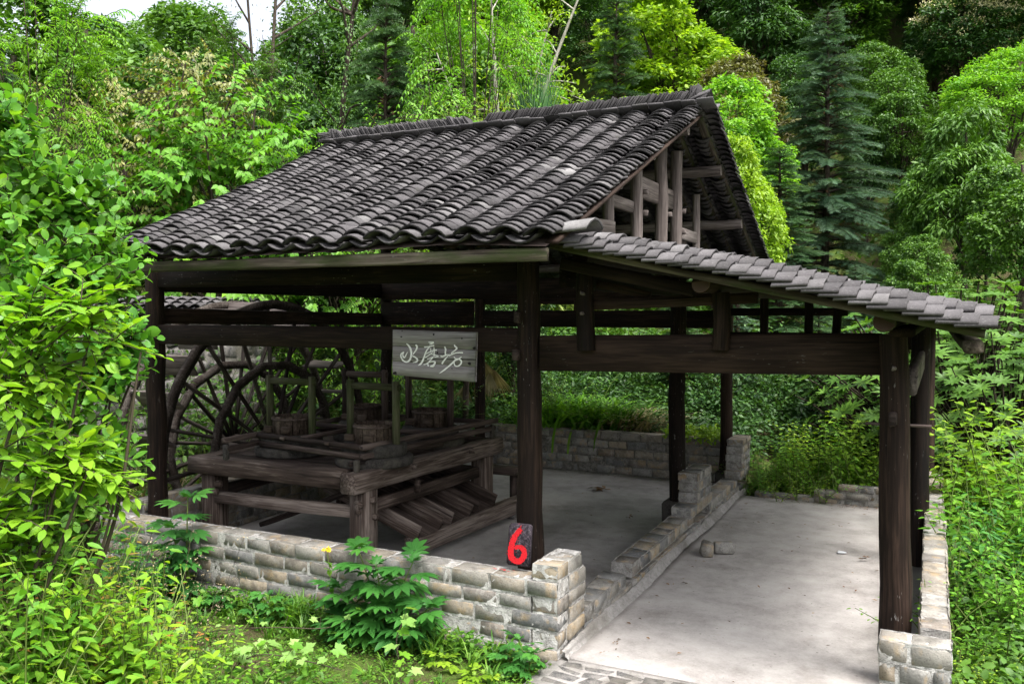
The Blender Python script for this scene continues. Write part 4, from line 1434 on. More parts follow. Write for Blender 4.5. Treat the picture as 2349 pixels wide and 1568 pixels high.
lm('shoot', (0.08, 0.22, 0.016), (0.15, 0.32, 0.020), (0.26, 0.42, 0.028), trans=0.45, rough=0.42)
lm('round', (0.050, 0.17, 0.022), (0.10, 0.265, 0.026), (0.18, 0.36, 0.034), trans=0.42, rough=0.4)
lm('palm', (0.02, 0.07, 0.022), (0.040, 0.115, 0.032), (0.07, 0.16, 0.05), trans=0.2)


# ------------------------------------------------------------------ tree prototypes (about 8 m tall, base at the origin)
def limbs(mb, rng, targets, h, r0, bend=0.15, k=7):
    P = np.array([[0, 0, -0.3], [rng.normal() * 0.05, rng.normal() * 0.05, h * 0.3], [rng.normal() * bend, rng.normal() * bend, h * 0.6], [rng.normal() * bend, rng.normal() * bend, h * 0.85]])
    S = catmull(P, 4)
    V, q, t = tube(S, np.linspace(r0, r0 * 0.35, len(S)), k, True, 0.05, rng); mb.add(V, q, t)
    for c in targets:
        a = rng.uniform(0.25, 0.75)
        s = S[int(a * (len(S) - 1))]
        m = s * 0.5 + c * 0.5 + np.array([0, 0, rng.uniform(-0.1, 0.35)])
        C = catmull(np.array([s, m, c]), 4)
        V, q, t = tube(C, np.linspace(r0 * 0.42 * (1 - 0.4 * a), 0.012, len(C)), 5, False, 0.05, rng); mb.add(V, q, t)


def lobes_of(rng, n, cz, rx, rz):
    out = []
    for k in range(n):
        v = unit(rng, 1)[0] * rng.uniform(0.35, 0.75)
        c = np.array([v[0] * rx, v[1] * rx, cz + v[2] * rz])
        out.append((c, rng.uniform(0.38, 0.58) * rx))
    out.append((np.array([0, 0, cz]), 0.62 * rx))
    return out


def clump_leaves(fo, rng, C, O, clr, per, L, W, tm, droop, flat=0.6, spread=0.7):
    n = len(C)
    v = unit(rng, n * per).reshape(n, per, 3) + O[:, None] * spread
    v = nrm(v) * (rng.random((n, per, 1)) ** 0.45)
    P = C[:, None] + v * clr * np.array([1, 1, flat])
    N = nrm(v * 0.5 + UP * 0.9 + rng.normal(size=v.shape) * 0.38)
    D = v * np.array([1, 1, 0.3]) + rng.normal(size=v.shape) * 0.5 - UP * droop
    D = D - N * (np.sum(D * N, -1, keepdims=True)) * 0.8
    s = rng.uniform(0.7, 1.25, size=n * per)
    base = np.repeat(rng.random(n), per) * 0.55 + rng.random(n * per) * 0.45
    fo.leaves(P.reshape(-1, 3), D.reshape(-1, 3), N.reshape(-1, 3), L * s, W * s, tm, base, rng)


def lobe_clumps(rng, lobes, dens, low=0.0):
    Cs, Os = [], []
    for (c, r) in lobes:
        n = int(dens * r * r)
        o = unit(rng, n)
        o[:, 2] = np.where(o[:, 2] < -0.55, -o[:, 2], o[:, 2])
        p = c + o * r * rng.uniform(0.78, 1.06, size=(n, 1)) * np.array([1, 1, 0.85])
        ok = p[:, 2] > low
        for (c2, r2) in lobes:
            if c2 is c: continue
            ok &= np.linalg.norm((p - c2) / np.array([1, 1, 0.85]), axis=1) > r2 * 0.80
        Cs.append(p[ok]); Os.append(nrm(o[ok] + UP * 0.35))
    return np.concatenate(Cs), np.concatenate(Os)


PROTO = {}


def proto(kind, parts):
    """parts: list of (name, mesh); kept as data, instanced through make()"""
    PROTO[kind] = parts


def broad(kind, seed, n=9, cz=4.9, rx=2.5, rz=2.6, dens=30, clr=0.46, per=62, L=0.19, W=0.11, tm=T_SIMPLE, droop=0.25, h=8.0, flat=0.6, extra=None, r0=0.16, bark='bark'):
    rng = np.random.default_rng(seed)
    lo = lobes_of(rng, n, cz, rx, rz)
    C, O = lobe_clumps(rng, lo, dens, 0.5)
    fo = Foliage()
    clump_leaves(fo, rng, C, O, clr, per, L, W, tm, droop, flat)
    # sparse inner leaves so that the crown is not a shell
    inner = np.array([c + unit(rng, 1)[0] * r * rng.uniform(0.2, 0.7) for (c, r) in lo for _ in range(10)])
    clump_leaves(fo, rng, inner, unit(rng, len(inner)), clr * 1.1, 14, L, W, tm, droop)
    mb = MB()
    pick = C[rng.choice(len(C), size=min(26, len(C)), replace=False)]
    limbs(mb, rng, pick, h, r0)
    parts = [('trunk', mb.mesh('trunk', M[bark], True)), ('crown', fo.mesh('crown', ML['mid']))]
    if extra: parts.append(extra(rng, C, O))
    proto(kind, parts)


broad('round_a', 301)
broad('round_b', 302, n=12, rx=2.3, cz=4.6, rz=3.0, dens=34, clr=0.42, per=56, L=0.17, W=0.095)
broad('droop', 303, n=9, rx=2.4, dens=28, clr=0.5, per=52, L=0.30, W=0.095, droop=0.9, flat=0.75)
broad('feather', 304, n=10, rx=2.7, rz=2.0, dens=36, clr=0.5, per=70, L=0.15, W=0.07, droop=0.1, flat=0.34)


def blossoms(rng, C, O):
    fo = Foliage()
    ok = O[:, 2] > 0.25
    c = C[ok]; c = c[rng.random(len(c)) < 0.8]
    P = (c[:, None] + rng.normal(size=(len(c), 40, 3)) * np.array([0.22, 0.22, 0.10]) + UP * 0.30).reshape(-1, 3)
    fo.leaves(P, unit(rng, len(P)) + UP * 0.7, unit(rng, len(P)), 0.13, 0.045, T_SIMPLE, None, rng)
    return ('blossoms', fo.mesh('blossoms', ML['cream']))


broad('flower', 305, n=9, rx=2.6, rz=1.8, extra=blossoms)


def conifer(kind, seed, h=9.5, r=2.5, nb=150, up0=0.1):
    rng = np.random.default_rng(seed)
    fo = Foliage(); mb = MB()
    S = np.array([[0, 0, -0.3], [0.03, 0.02, h * 0.4], [-0.03, 0.03, h * 0.75], [0, 0, h * 0.99]])
    V, q, t = tube(catmull(S, 5), np.linspace(0.15, 0.015, 16), 7, True, 0.04, rng); mb.add(V, q, t)
    P = []; D = []; N = []; L = []; W = []; RR = []
    for b in range(nb):
        t = (b + 0.5) / nb
        z = h * (0.05 + 0.94 * t ** 0.95)
        ln = (r * (1 - t) ** 0.8 + 0.18) * rng.uniform(0.6, 1.2)
        az = b * 2.399 + rng.normal() * 0.5; z += rng.normal() * 0.12
        o = np.array([math.cos(az), math.sin(az), 0])
        sag = rng.uniform(0.25, 0.55) * (1 - 0.55 * t)
        lift = up0 + 0.5 * t
        s = np.linspace(0, 1, 8)
        pts = np.array([0, 0, z]) + o * (s * ln)[:, None] + UP * (ln * (lift * s - (sag + lift * 0.6) * s ** 2 + 0.34 * sag * s ** 3))[:, None]
        V, q, tt = tube(pts, np.linspace(0.022 + 0.02 * (1 - t), 0.006, 8), 4, False, 0, rng); mb.add(V, q)
        step = 0.062
        ns = max(3, int(ln / step))
        rb = rng.random() * 0.5
        for k in range(ns):
            s0 = 0.16 + 0.84 * (k + rng.random()) / ns
            p = np.array([np.interp(s0, s, pts[:, c]) for c in range(3)])
            e = np.array([np.interp(min(1, s0 + 0.06), s, pts[:, c]) for c in range(3)]) - np.array([np.interp(max(0, s0 - 0.06), s, pts[:, c]) for c in range(3)])
            e = nrm(e)
            side = np.cross(UP, e) * (1 if k % 2 else -1)
            d = e * rng.uniform(0.5, 1.0) + side * rng.uniform(0.6, 1.0) - UP * rng.uniform(0.0, 0.45)
            P.append(p); D.append(d); N.append(UP + rng.normal(size=3) * 0.25)
            l = (0.20 + 0.34 * (1 - s0)) * rng.uniform(0.75, 1.2) * (0.65 + 0.35 * (1 - t)); L.append(l * 1.15); W.append(0.21 * rng.uniform(0.85, 1.2))
            RR.append(min(1, rb + rng.random() * 0.25 + 0.3 * s0 ** 3))
            if k % 3 == 0:
                P.append(p); D.append(e + UP * 0.15); N.append(UP); L.append(0.26); W.append(0.17); RR.append(min(1, rb + 0.3))
    fo.leaves(P, D, np.array(N), np.array(L), np.array(W), T_COMB, np.array(RR), rng)
    # russet dead sprays close to the trunk
    fd = Foliage()
    n = 160
    az = rng.uniform(0, 6.28, n); zz = rng.uniform(0.08, 0.8, n); rr = rng.uniform(0.1, 0.55, n) * r * (1 - zz)
    Pd = np.stack([np.cos(az) * rr, np.sin(az) * rr, zz * h], -1)
    fd.leaves(Pd, np.stack([np.cos(az), np.sin(az), -0.6 + 0 * az], -1), unit(rng, n), 0.22, 0.10, T_COMB, None, rng)
    proto(kind, [('trunk', mb.mesh('trunk', M['bark'])), ('crown', fo.mesh('crown', ML['fir'])), ('dead_sprays', fd.mesh('dead_sprays', M['dead_leaf']))])


conifer('conifer_a', 311, h=9.5, r=2.9, nb=230)
conifer('conifer_b', 312, h=9.5, r=1.8, nb=190, up0=0.25)


def bamboo(kind, seed, nc=26, h=6.5):
    rng = np.random.default_rng(seed)
    fo = Foliage(); mb = MB()
    for c in range(nc):
        b = np.array([*rng.normal(size=2) * 0.7, 0]); o = np.array([*rng.normal(size=2), 0]) * 0.8
        hh = h * rng.uniform(0.6, 1.05)
        s = np.linspace(0, 1, 9)
        pts = b + UP * (hh * (s - 0.16 * s ** 3))[:, None] + o * (s ** 2.4 * 1.1)[:, None]
        V, q, t = tube(pts, np.linspace(0.018, 0.004, 9), 4, False); mb.add(V, q)
        n = 420
        s0 = rng.uniform(0.12, 1.0, n)
        P = np.stack([np.interp(s0, s, pts[:, k]) for k in range(3)], -1) + rng.normal(size=(n, 3)) * np.array([0.26, 0.26, 0.16])
        D = rng.normal(size=(n, 3)) * np.array([1, 1, 0.4]) - UP * 0.55
        fo.leaves(P, D, UP + rng.normal(size=(n, 3)) * 0.6, rng.uniform(0.16, 0.28, n), 0.036, T_SIMPLE, None, rng)
    proto(kind, [('culms', mb.mesh('culms', M['stem_green'])), ('crown', fo.mesh('crown', ML['bamboo']))])


bamboo('bamboo', 321)


def pinnate(kind, seed, nf=170, rx=2.1, cz=4.6, rz=1.8, lp=9, ll=0.15):
    rng = np.random.default_rng(seed)
    fo = Foliage(); mb = MB()
    lo = lobes_of(rng, 7, cz, rx, rz)
    C, O = lobe_clumps(rng, lo, 12, 0.5)
    pick = C[rng.choice(len(C), size=min(22, len(C)), replace=False)]
    limbs(mb, rng, pick, 5.2, 0.07)
    idx = rng.choice(len(C), size=nf)
    for k in idx:
        o = O[k] * np.array([1, 1, 0.4]) + rng.normal(size=3) * 0.45; o = nrm(o)
        ln = rng.uniform(0.55, 0.85)
        s = np.linspace(0, 1, lp)
        c = C[k] + rng.normal(size=3) * 0.12
        pts = c + o * (s * ln)[:, None] + UP * (0.10 * s - 0.34 * s ** 2)[:, None] * ln * 1.5
        V, q, t = tube(pts, np.linspace(0.008, 0.003, lp), 3, False); mb.add(V, q)
        e = nrm(np.gradient(pts, axis=0)); sd = nrm(np.cross(e, UP))
        rb = rng.random() * 0.6
        for sg_ in (-1, 1):
            D = sd * sg_ + e * 0.35 - UP * 0.28
            fo.leaves(pts, D, UP + rng.normal(size=(lp, 3)) * 0.12, ll * (1 - 0.35 * np.abs(s - 0.45)) * rng.uniform(0.9, 1.1, lp), 0.055, T_MID, rb + rng.random(lp) * 0.3, rng)
    proto(kind, [('trunk', mb.mesh('trunk', M['bark'], True)), ('crown', fo.mesh('crown', ML['bright']))])


pinnate('pinnate', 331, nf=420)


# the light green heart-leaved tree, and the small-leaved hanging olive one
def spray_tree(kind, seed, lobes, nshoot, nl, L, W, tm, mat, hang=0.5, h=5.0, r0=0.07, ln=0.7):
    rng = np.random.default_rng(seed)
    fo = Foliage(); mb = MB()
    wts = np.array([r * r for _, r in lobes]); wts = wts / wts.sum()
    tips = []
    for k in range(nshoot):
        c, r = lobes[rng.choice(len(lobes), p=wts)]
        v = unit(rng, 1)[0]; v[2] = v[2] * 0.8 + 0.12
        st = c + v * r * rng.uniform(0.45, 0.95)
        d = nrm(v * np.array([1, 1, 0.4]) + rng.normal(size=3) * 0.35 + UP * 0.15)
        l = ln * rng.uniform(0.6, 1.2)
        s = np.linspace(0, 1, nl)
        pts = st + d * (s * l)[:, None] - UP * (hang * 0.35 * s ** 2 * l)[:, None]
        V, q, t = tube(pts[[0, nl//3, 2*nl//3, nl-1]], [0.008, 0.006, 0.004, 0.002], 3, False); mb.add(V, q)
        e = nrm(np.gradient(pts, axis=0)); sd = nrm(np.cross(e, UP))
        sg_ = np.where(np.arange(nl) % 2, 1.0, -1.0)[:, None]
        D = sd * sg_ * rng.uniform(0.5, 1.0, (nl, 1)) + e * 0.5 - UP * (hang * rng.uniform(0.5, 1.3, (nl, 1))) + rng.normal(size=(nl, 3)) * 0.15
        N = UP * 0.9 + v * 0.6 + rng.normal(size=(nl, 3)) * 0.25
        sz = rng.uniform(0.75, 1.2, nl) * (1 - 0.3 * s)
        fo.leaves(pts, D, N, L * sz, W * sz, tm, np.clip(rng.random() * 0.5 + rng.random(nl) * 0.3 + 0.2 * s, 0, 1), rng)
        if k % 9 == 0: tips.append(st)
    limbs(mb, rng, np.array(tips[:34]), h, r0)
    proto(kind, [('trunk', mb.mesh('trunk', M['bark'])), ('crown', fo.mesh('crown', ML[mat]))])


A_ = np.array
spray_tree('cordate', 341, [(A_([0, 0, 3.6]), 1.25), (A_([-1.2, -0.2, 3.3]), 0.85), (A_([1.2, 0.2, 3.1]), 1.0), (A_([0.1, 0.2, 4.75]), 0.85), (A_([-0.5, 0, 4.3]), 0.8), (A_([0.9, 0, 4.2]), 0.7), (A_([-0.2, -0.3, 2.4]), 1.2), (A_([1.3, 0.2, 2.2]), 0.9), (A_([-1.1, 0.2, 2.3]), 0.8)],
           640, 13, 0.135, 0.10, T_HEART, 'bright', 0.65, 4.6, 0.08, 0.62)
spray_tree('olive', 342, [(A_([0, 0, 4.2]), 1.3), (A_([-1.0, 0.3, 3.4]), 1.3), (A_([0.9, 0, 3.3]), 1.2), (A_([0.2, 0.2, 2.2]), 1.4), (A_([-1.2, 0, 2.0]), 1.2), (A_([1.2, 0, 5.0]), 0.8)],
           1700, 12, 0.10, 0.045, T_SIMPLE, 'olive', 1.1, 5.0, 0.09, 0.6)
spray_tree('elm', 343, [(A_([0, 0, 2.6]), 1.2), (A_([0.9, 0, 3.4]), 0.8), (A_([-0.6, 0.2, 3.2]), 0.8), (A_([0.3, 0, 1.5]), 1.2), (A_([1.2, 0, 2.2]), 0.9), (A_([1.5, 0, 4.1]), 0.5)],
           520, 14, 0.085, 0.04, T_MID, 'bright', 0.5, 4.0, 0.06, 0.75)


def pale_tree(kind, seed):
    """several pale bare limbs leaning apart, thin light leaves at their ends"""
    rng = np.random.default_rng(seed)
    fo = Foliage(); mb = MB()
    stems = [((0, 0), (-0.3, 0.1), 9.0, 0.17), ((0.25, 0.1), (2.6, -0.2), 9.5, 0.12), ((0.2, 0), (1.5, 0.5), 8.6, 0.10), ((-0.1, 0), (-1.9, 0.2), 7.5, 0.07), ((0.3, 0), (3.6, 0.4), 6.2, 0.07)]
    for (b, t, hh, r) in stems:
        pts = catmull(np.array([[b[0], b[1], -0.3], [b[0] * 0.8 + t[0] * 0.08, b[1], hh * 0.42], [b[0] * 0.4 + t[0] * 0.5, t[1] * 0.5, hh * 0.72], [t[0], t[1], hh]]), 5)
        V, q, tt = tube(pts, np.linspace(r, 0.02, len(pts)), 7, True, 0.04, rng); mb.add(V, q, tt)
        for k in range(9):
            i0 = rng.integers(len(pts) // 2, len(pts) - 1)
            d = nrm(rng.normal(size=3) * np.array([1, 1, 0.4]) + UP * 0.35)
            l = rng.uniform(0.7, 1.7)
            C = catmull(np.array([pts[i0], pts[i0] + d * l * 0.5 + UP * 0.1, pts[i0] + d * l]), 4)
            V, q, tt = tube(C, np.linspace(0.028, 0.006, len(C)), 4, False); mb.add(V, q)
            n = 46
            P = C[rng.integers(3, len(C), n)] + rng.normal(size=(n, 3)) * np.array([0.28, 0.28, 0.12])
            fo.leaves(P, rng.normal(size=(n, 3)) - UP * 0.4, UP + rng.normal(size=(n, 3)) * 0.4, rng.uniform(0.09, 0.17, n), 0.075, T_SIMPLE, None, rng)
    proto(kind, [('trunk', mb.mesh('trunk', M['bark_pale'], True)), ('crown', fo.mesh('crown', ML['lime']))])


pale_tree('pale_tree', 351)


def vine_tree(kind, seed, dead=False):
    """tall dark trunk wound with small leaved creeper, thin top"""
    rng = np.random.default_rng(seed)
    fo = Foliage(); mb = MB()
    pts = catmull(np.array([[0, 0, -0.3], [0.15, 0, 3], [0.05, 0.1, 6], [0.5, 0, 9.5]]), 5)
    V, q, t = tube(pts, np.linspace(0.14, 0.05, len(pts)), 8, True, 0.08, rng); mb.add(V, q, t)
    for k in range(12):
        i0 = rng.integers(5, len(pts)); d = nrm(rng.normal(size=3) * np.array([1, 1, 0.3]) + UP * 0.6); l = rng.uniform(0.9, 2.4)
        C = catmull(np.array([pts[i0], pts[i0] + d * l * 0.5 + rng.normal(size=3) * 0.2, pts[i0] + d * l + UP * 0.3]), 4)
        V, q, t = tube(C, np.linspace(0.045, 0.008, len(C)), 5, False); mb.add(V, q)
        n = 70
        P = C[rng.integers(3, len(C), n)] + rng.normal(size=(n, 3)) * 0.25
        fo.leaves(P, rng.normal(size=(n, 3)) - UP * 0.6, UP + rng.normal(size=(n, 3)) * 0.5, rng.uniform(0.06, 0.13, n), 0.04, T_SIMPLE, None, rng)
    if not dead:
        n = 3000
        i0 = rng.integers(0, len(pts) - 2, n); a = rng.uniform(0, 6.28, n); rr = np.abs(rng.normal(size=n)) * 0.28 + 0.12
        P = pts[i0] + rng.random((n, 1)) * (pts[i0 + 1] - pts[i0]) + np.stack([np.cos(a) * rr, np.sin(a) * rr, rng.normal(size=n) * 0.1], -1)
        D = np.stack([np.cos(a), np.sin(a), -1.1 + 0 * a], -1) + rng.normal(size=(n, 3)) * 0.3
        fo.leaves(P, D, np.stack([np.cos(a), np.sin(a), 0.7 + 0 * a], -1), rng.uniform(0.06, 0.12, n), 0.045, T_SIMPLE, None, rng)
    proto(kind, [('trunk', mb.mesh('trunk', M['bark'], True)), ('crown', fo.mesh('crown', ML['mid']))])


vine_tree('vine_tree', 361)
vine_tree('bare_tree', 362, True)


def palm(kind, seed, nf=26, L=0.75):
    rng = np.random.default_rng(seed)
    fo = Foliage(); mb = MB()
    V, q, t = tube([[0, 0, -0.3], [0, 0, 1.4]], [0.10, 0.08], 7, True, 0.05); mb.add(V, q, t)
    for k in range(nf):
        az = k * 2.4; el = rng.uniform(-0.3, 1.2)
        o = np.array([math.cos(az) * math.cos(el), math.sin(az) * math.cos(el), math.sin(el)])
        c = np.array([0, 0, 1.4]) + o * 0.55
        V, q, t = tube([[0, 0, 1.35], c], [0.012, 0.008], 4, False); mb.add(V, q)
        sd = nrm(np.cross(o, UP)); nn = np.cross(sd, o)
        a = np.linspace(-1.25, 1.25, 17)
        D = np.cos(a)[:, None] * o + np.sin(a)[:, None] * sd
        fo.leaves(np.repeat(c[None], 17, 0), D, nn[None] + 0 * D, L * rng.uniform(0.85, 1.05, 17), 0.05, T_BLADE, None, rng)
    proto(kind, [('trunk', mb.mesh('trunk', M['bark'])), ('fronds', fo.mesh('fronds', ML['palm']))])


palm('palm', 371)


# shrubs ------------------------------------------------------------
def weed(kind, seed, ns=34, h=1.1, spread=0.55, nl=15, L=0.085, W=0.06, tm=T_HEART, mat='bright', hang=0.35, arch=0.5):
    rng = np.random.default_rng(seed)
    fo = Foliage(); mb = MB()
    for k in range(ns):
        b = np.array([*np.clip(rng.normal(size=2), -1.3, 1.3) * spread * 0.5, -0.05]); o = np.array([*np.clip(rng.normal(size=2), -1.2, 1.2), 0]) * spread * 0.5
        hh = h * rng.uniform(0.5, 1.08)
        s = np.linspace(0, 1, nl)
        pts = b + UP * (hh * (s - 0.10 * arch * s ** 3))[:, None] + o * (s ** 1.8)[:, None]
        V, q, t = tube(pts[[0, nl//3, 2*nl//3, nl-1]], [0.007, 0.006, 0.004, 0.002], 3, False); mb.add(V, q)
        az = np.arange(nl) * 1.9 + rng.random() * 6.28
        for f in (0, math.pi):
            D = np.stack([np.cos(az + f), np.sin(az + f), 0.15 - hang * rng.uniform(0.3, 1.5, nl)], -1)
            ok = s > 0.22
            sz = rng.uniform(0.7, 1.2, nl) * (1.08 - 0.5 * s)
            fo.leaves((pts + D * 0.02)[ok], D[ok], (UP + 0.3 * D + rng.normal(size=(nl, 3)) * 0.25)[ok], (L * sz)[ok], (W * sz)[ok], tm, np.clip(rng.random() * 0.4 + 0.35 * rng.random(nl) + 0.3 * s ** 2, 0, 1)[ok], rng)
    proto(kind, [('stems', mb.mesh('stems', M['stem_green'])), ('foliage', fo.mesh('foliage', ML[mat]))])


weed('weed_heart', 401)
weed('weed_lance', 402, ns=30, h=1.15, nl=14, L=0.14, W=0.05, tm=T_MID, mat='bright', hang=0.45)
weed('weed_small', 403, ns=46, h=0.75, spread=0.65, nl=14, L=0.05, W=0.034, tm=T_MID, mat='bright')
weed('bush_dark', 404, ns=60, h=1.7, spread=0.9, nl=15, L=0.10, W=0.055, tm=T_MID, mat='dark', hang=0.5, arch=1.0)
weed('nandina', 405, ns=26, h=0.8, spread=0.45, nl=15, L=0.06, W=0.024, tm=T_MID, mat='nandina', hang=0.2)


def rhodo(kind, seed, n=330):
    rng = np.random.default_rng(seed)
    fo = Foliage(); mb = MB()
    for k in range(n):
        v = unit(rng, 1)[0]; v[2] = abs(v[2])
        c = np.array([0, 0, 0.5]) + v * np.array([1.25, 1.25, 1.25]) * rng.uniform(0.6, 1.05)
        V, q, t = tube(np.array([[0, 0, 0], c * np.array([0.5, 0.5, 0.45]), c]), [0.02, 0.012, 0.006], 4, False); mb.add(V, q)
        m = 9
        a = np.arange(m) / m * 6.283 + rng.random() * 6
        ax = nrm(v + UP * 0.9)
        e1 = nrm(np.cross(ax, [0.3, 1, 0.2])); e2 = np.cross(ax, e1)
        D = np.cos(a)[:, None] * e1 + np.sin(a)[:, None] * e2 + ax * rng.uniform(0.0, 0.55)
        fo.leaves(np.repeat(c[None], m, 0), D, ax + 0 * D, rng.uniform(0.085, 0.135, m), 0.034, T_MID, rng.random() * 0.6 + rng.random(m) * 0.3, rng)
    proto(kind, [('stems', mb.mesh('stems', M['bark'])), ('foliage', fo.mesh('foliage', ML['mid']))])


rhodo('rhodo', 411)


def grass_clump(kind, seed, n=420, h=1.0, w=0.018, mat='grass', droop=1.0):
    rng = np.random.default_rng(seed)
    fo = Foliage()
    for k in range(n):
        b = np.array([*rng.normal(size=2) * 0.16 * h, 0]); o = nrm(np.array([*rng.normal(size=2), 0])) * rng.uniform(0.1, 0.75) * h
        s = np.linspace(0, 1, 6); hh = h * rng.uniform(0.55, 1.1)
        pts = b + UP * (hh * (s - 0.45 * droop * s ** 2.6))[:, None] + o * (s ** 1.7)[:, None]
        sd = nrm(np.cross(o, UP)); ww = w * np.array([0.7, 1, 0.95, 0.8, 0.5, 0.05]) * rng.uniform(0.7, 1.2)
        V = np.concatenate([pts - sd * ww[:, None] / 2, pts + sd * ww[:, None] / 2])
        F = [t for i0 in range(5) for t in ((i0, i0 + 1, i0 + 7), (i0, i0 + 7, i0 + 6))]
        fo.raw(V, F, rng.random())
    proto(kind, [('blades', fo.mesh('blades', ML[mat]))])


grass_clump('reed', 421, 520, 1.0, 0.026)
grass_clump('tuft', 422, 60, 1.0, 0.03)

_used = {}


def make(kind, name, loc, rz, sc, label, cat, mat=None, group=None, tilt=(0, 0), sz=None, bark=None):
    """one plant = an Empty at its foot with its own copies of the parts"""
    loc = tuple(loc) if len(loc) == 3 else (loc[0], loc[1], float(ground_z(loc[0], loc[1])) - 0.02)
    o = bpy.data.objects.new(name, None); COL.objects.link(o); o.empty_display_size = 0.3
    o.location = loc; o.rotation_euler = (tilt[0], tilt[1], rz)
    o.scale = (sc, sc, sc if sz is None else sz)
    tag(o, label, cat, group)
    for pn, me in PROTO[kind]:
        c = bpy.data.objects.new(pn, me); COL.objects.link(c); c.parent = o
        if mat and pn in ('crown', 'foliage', 'blades', 'fronds'):
            c.material_slots[0].link = 'OBJECT'; c.material_slots[0].material = ML[mat]
        if bark and pn == 'trunk':
            c.material_slots[0].link = 'OBJECT'; c.material_slots[0].material = M[bark]
    return o
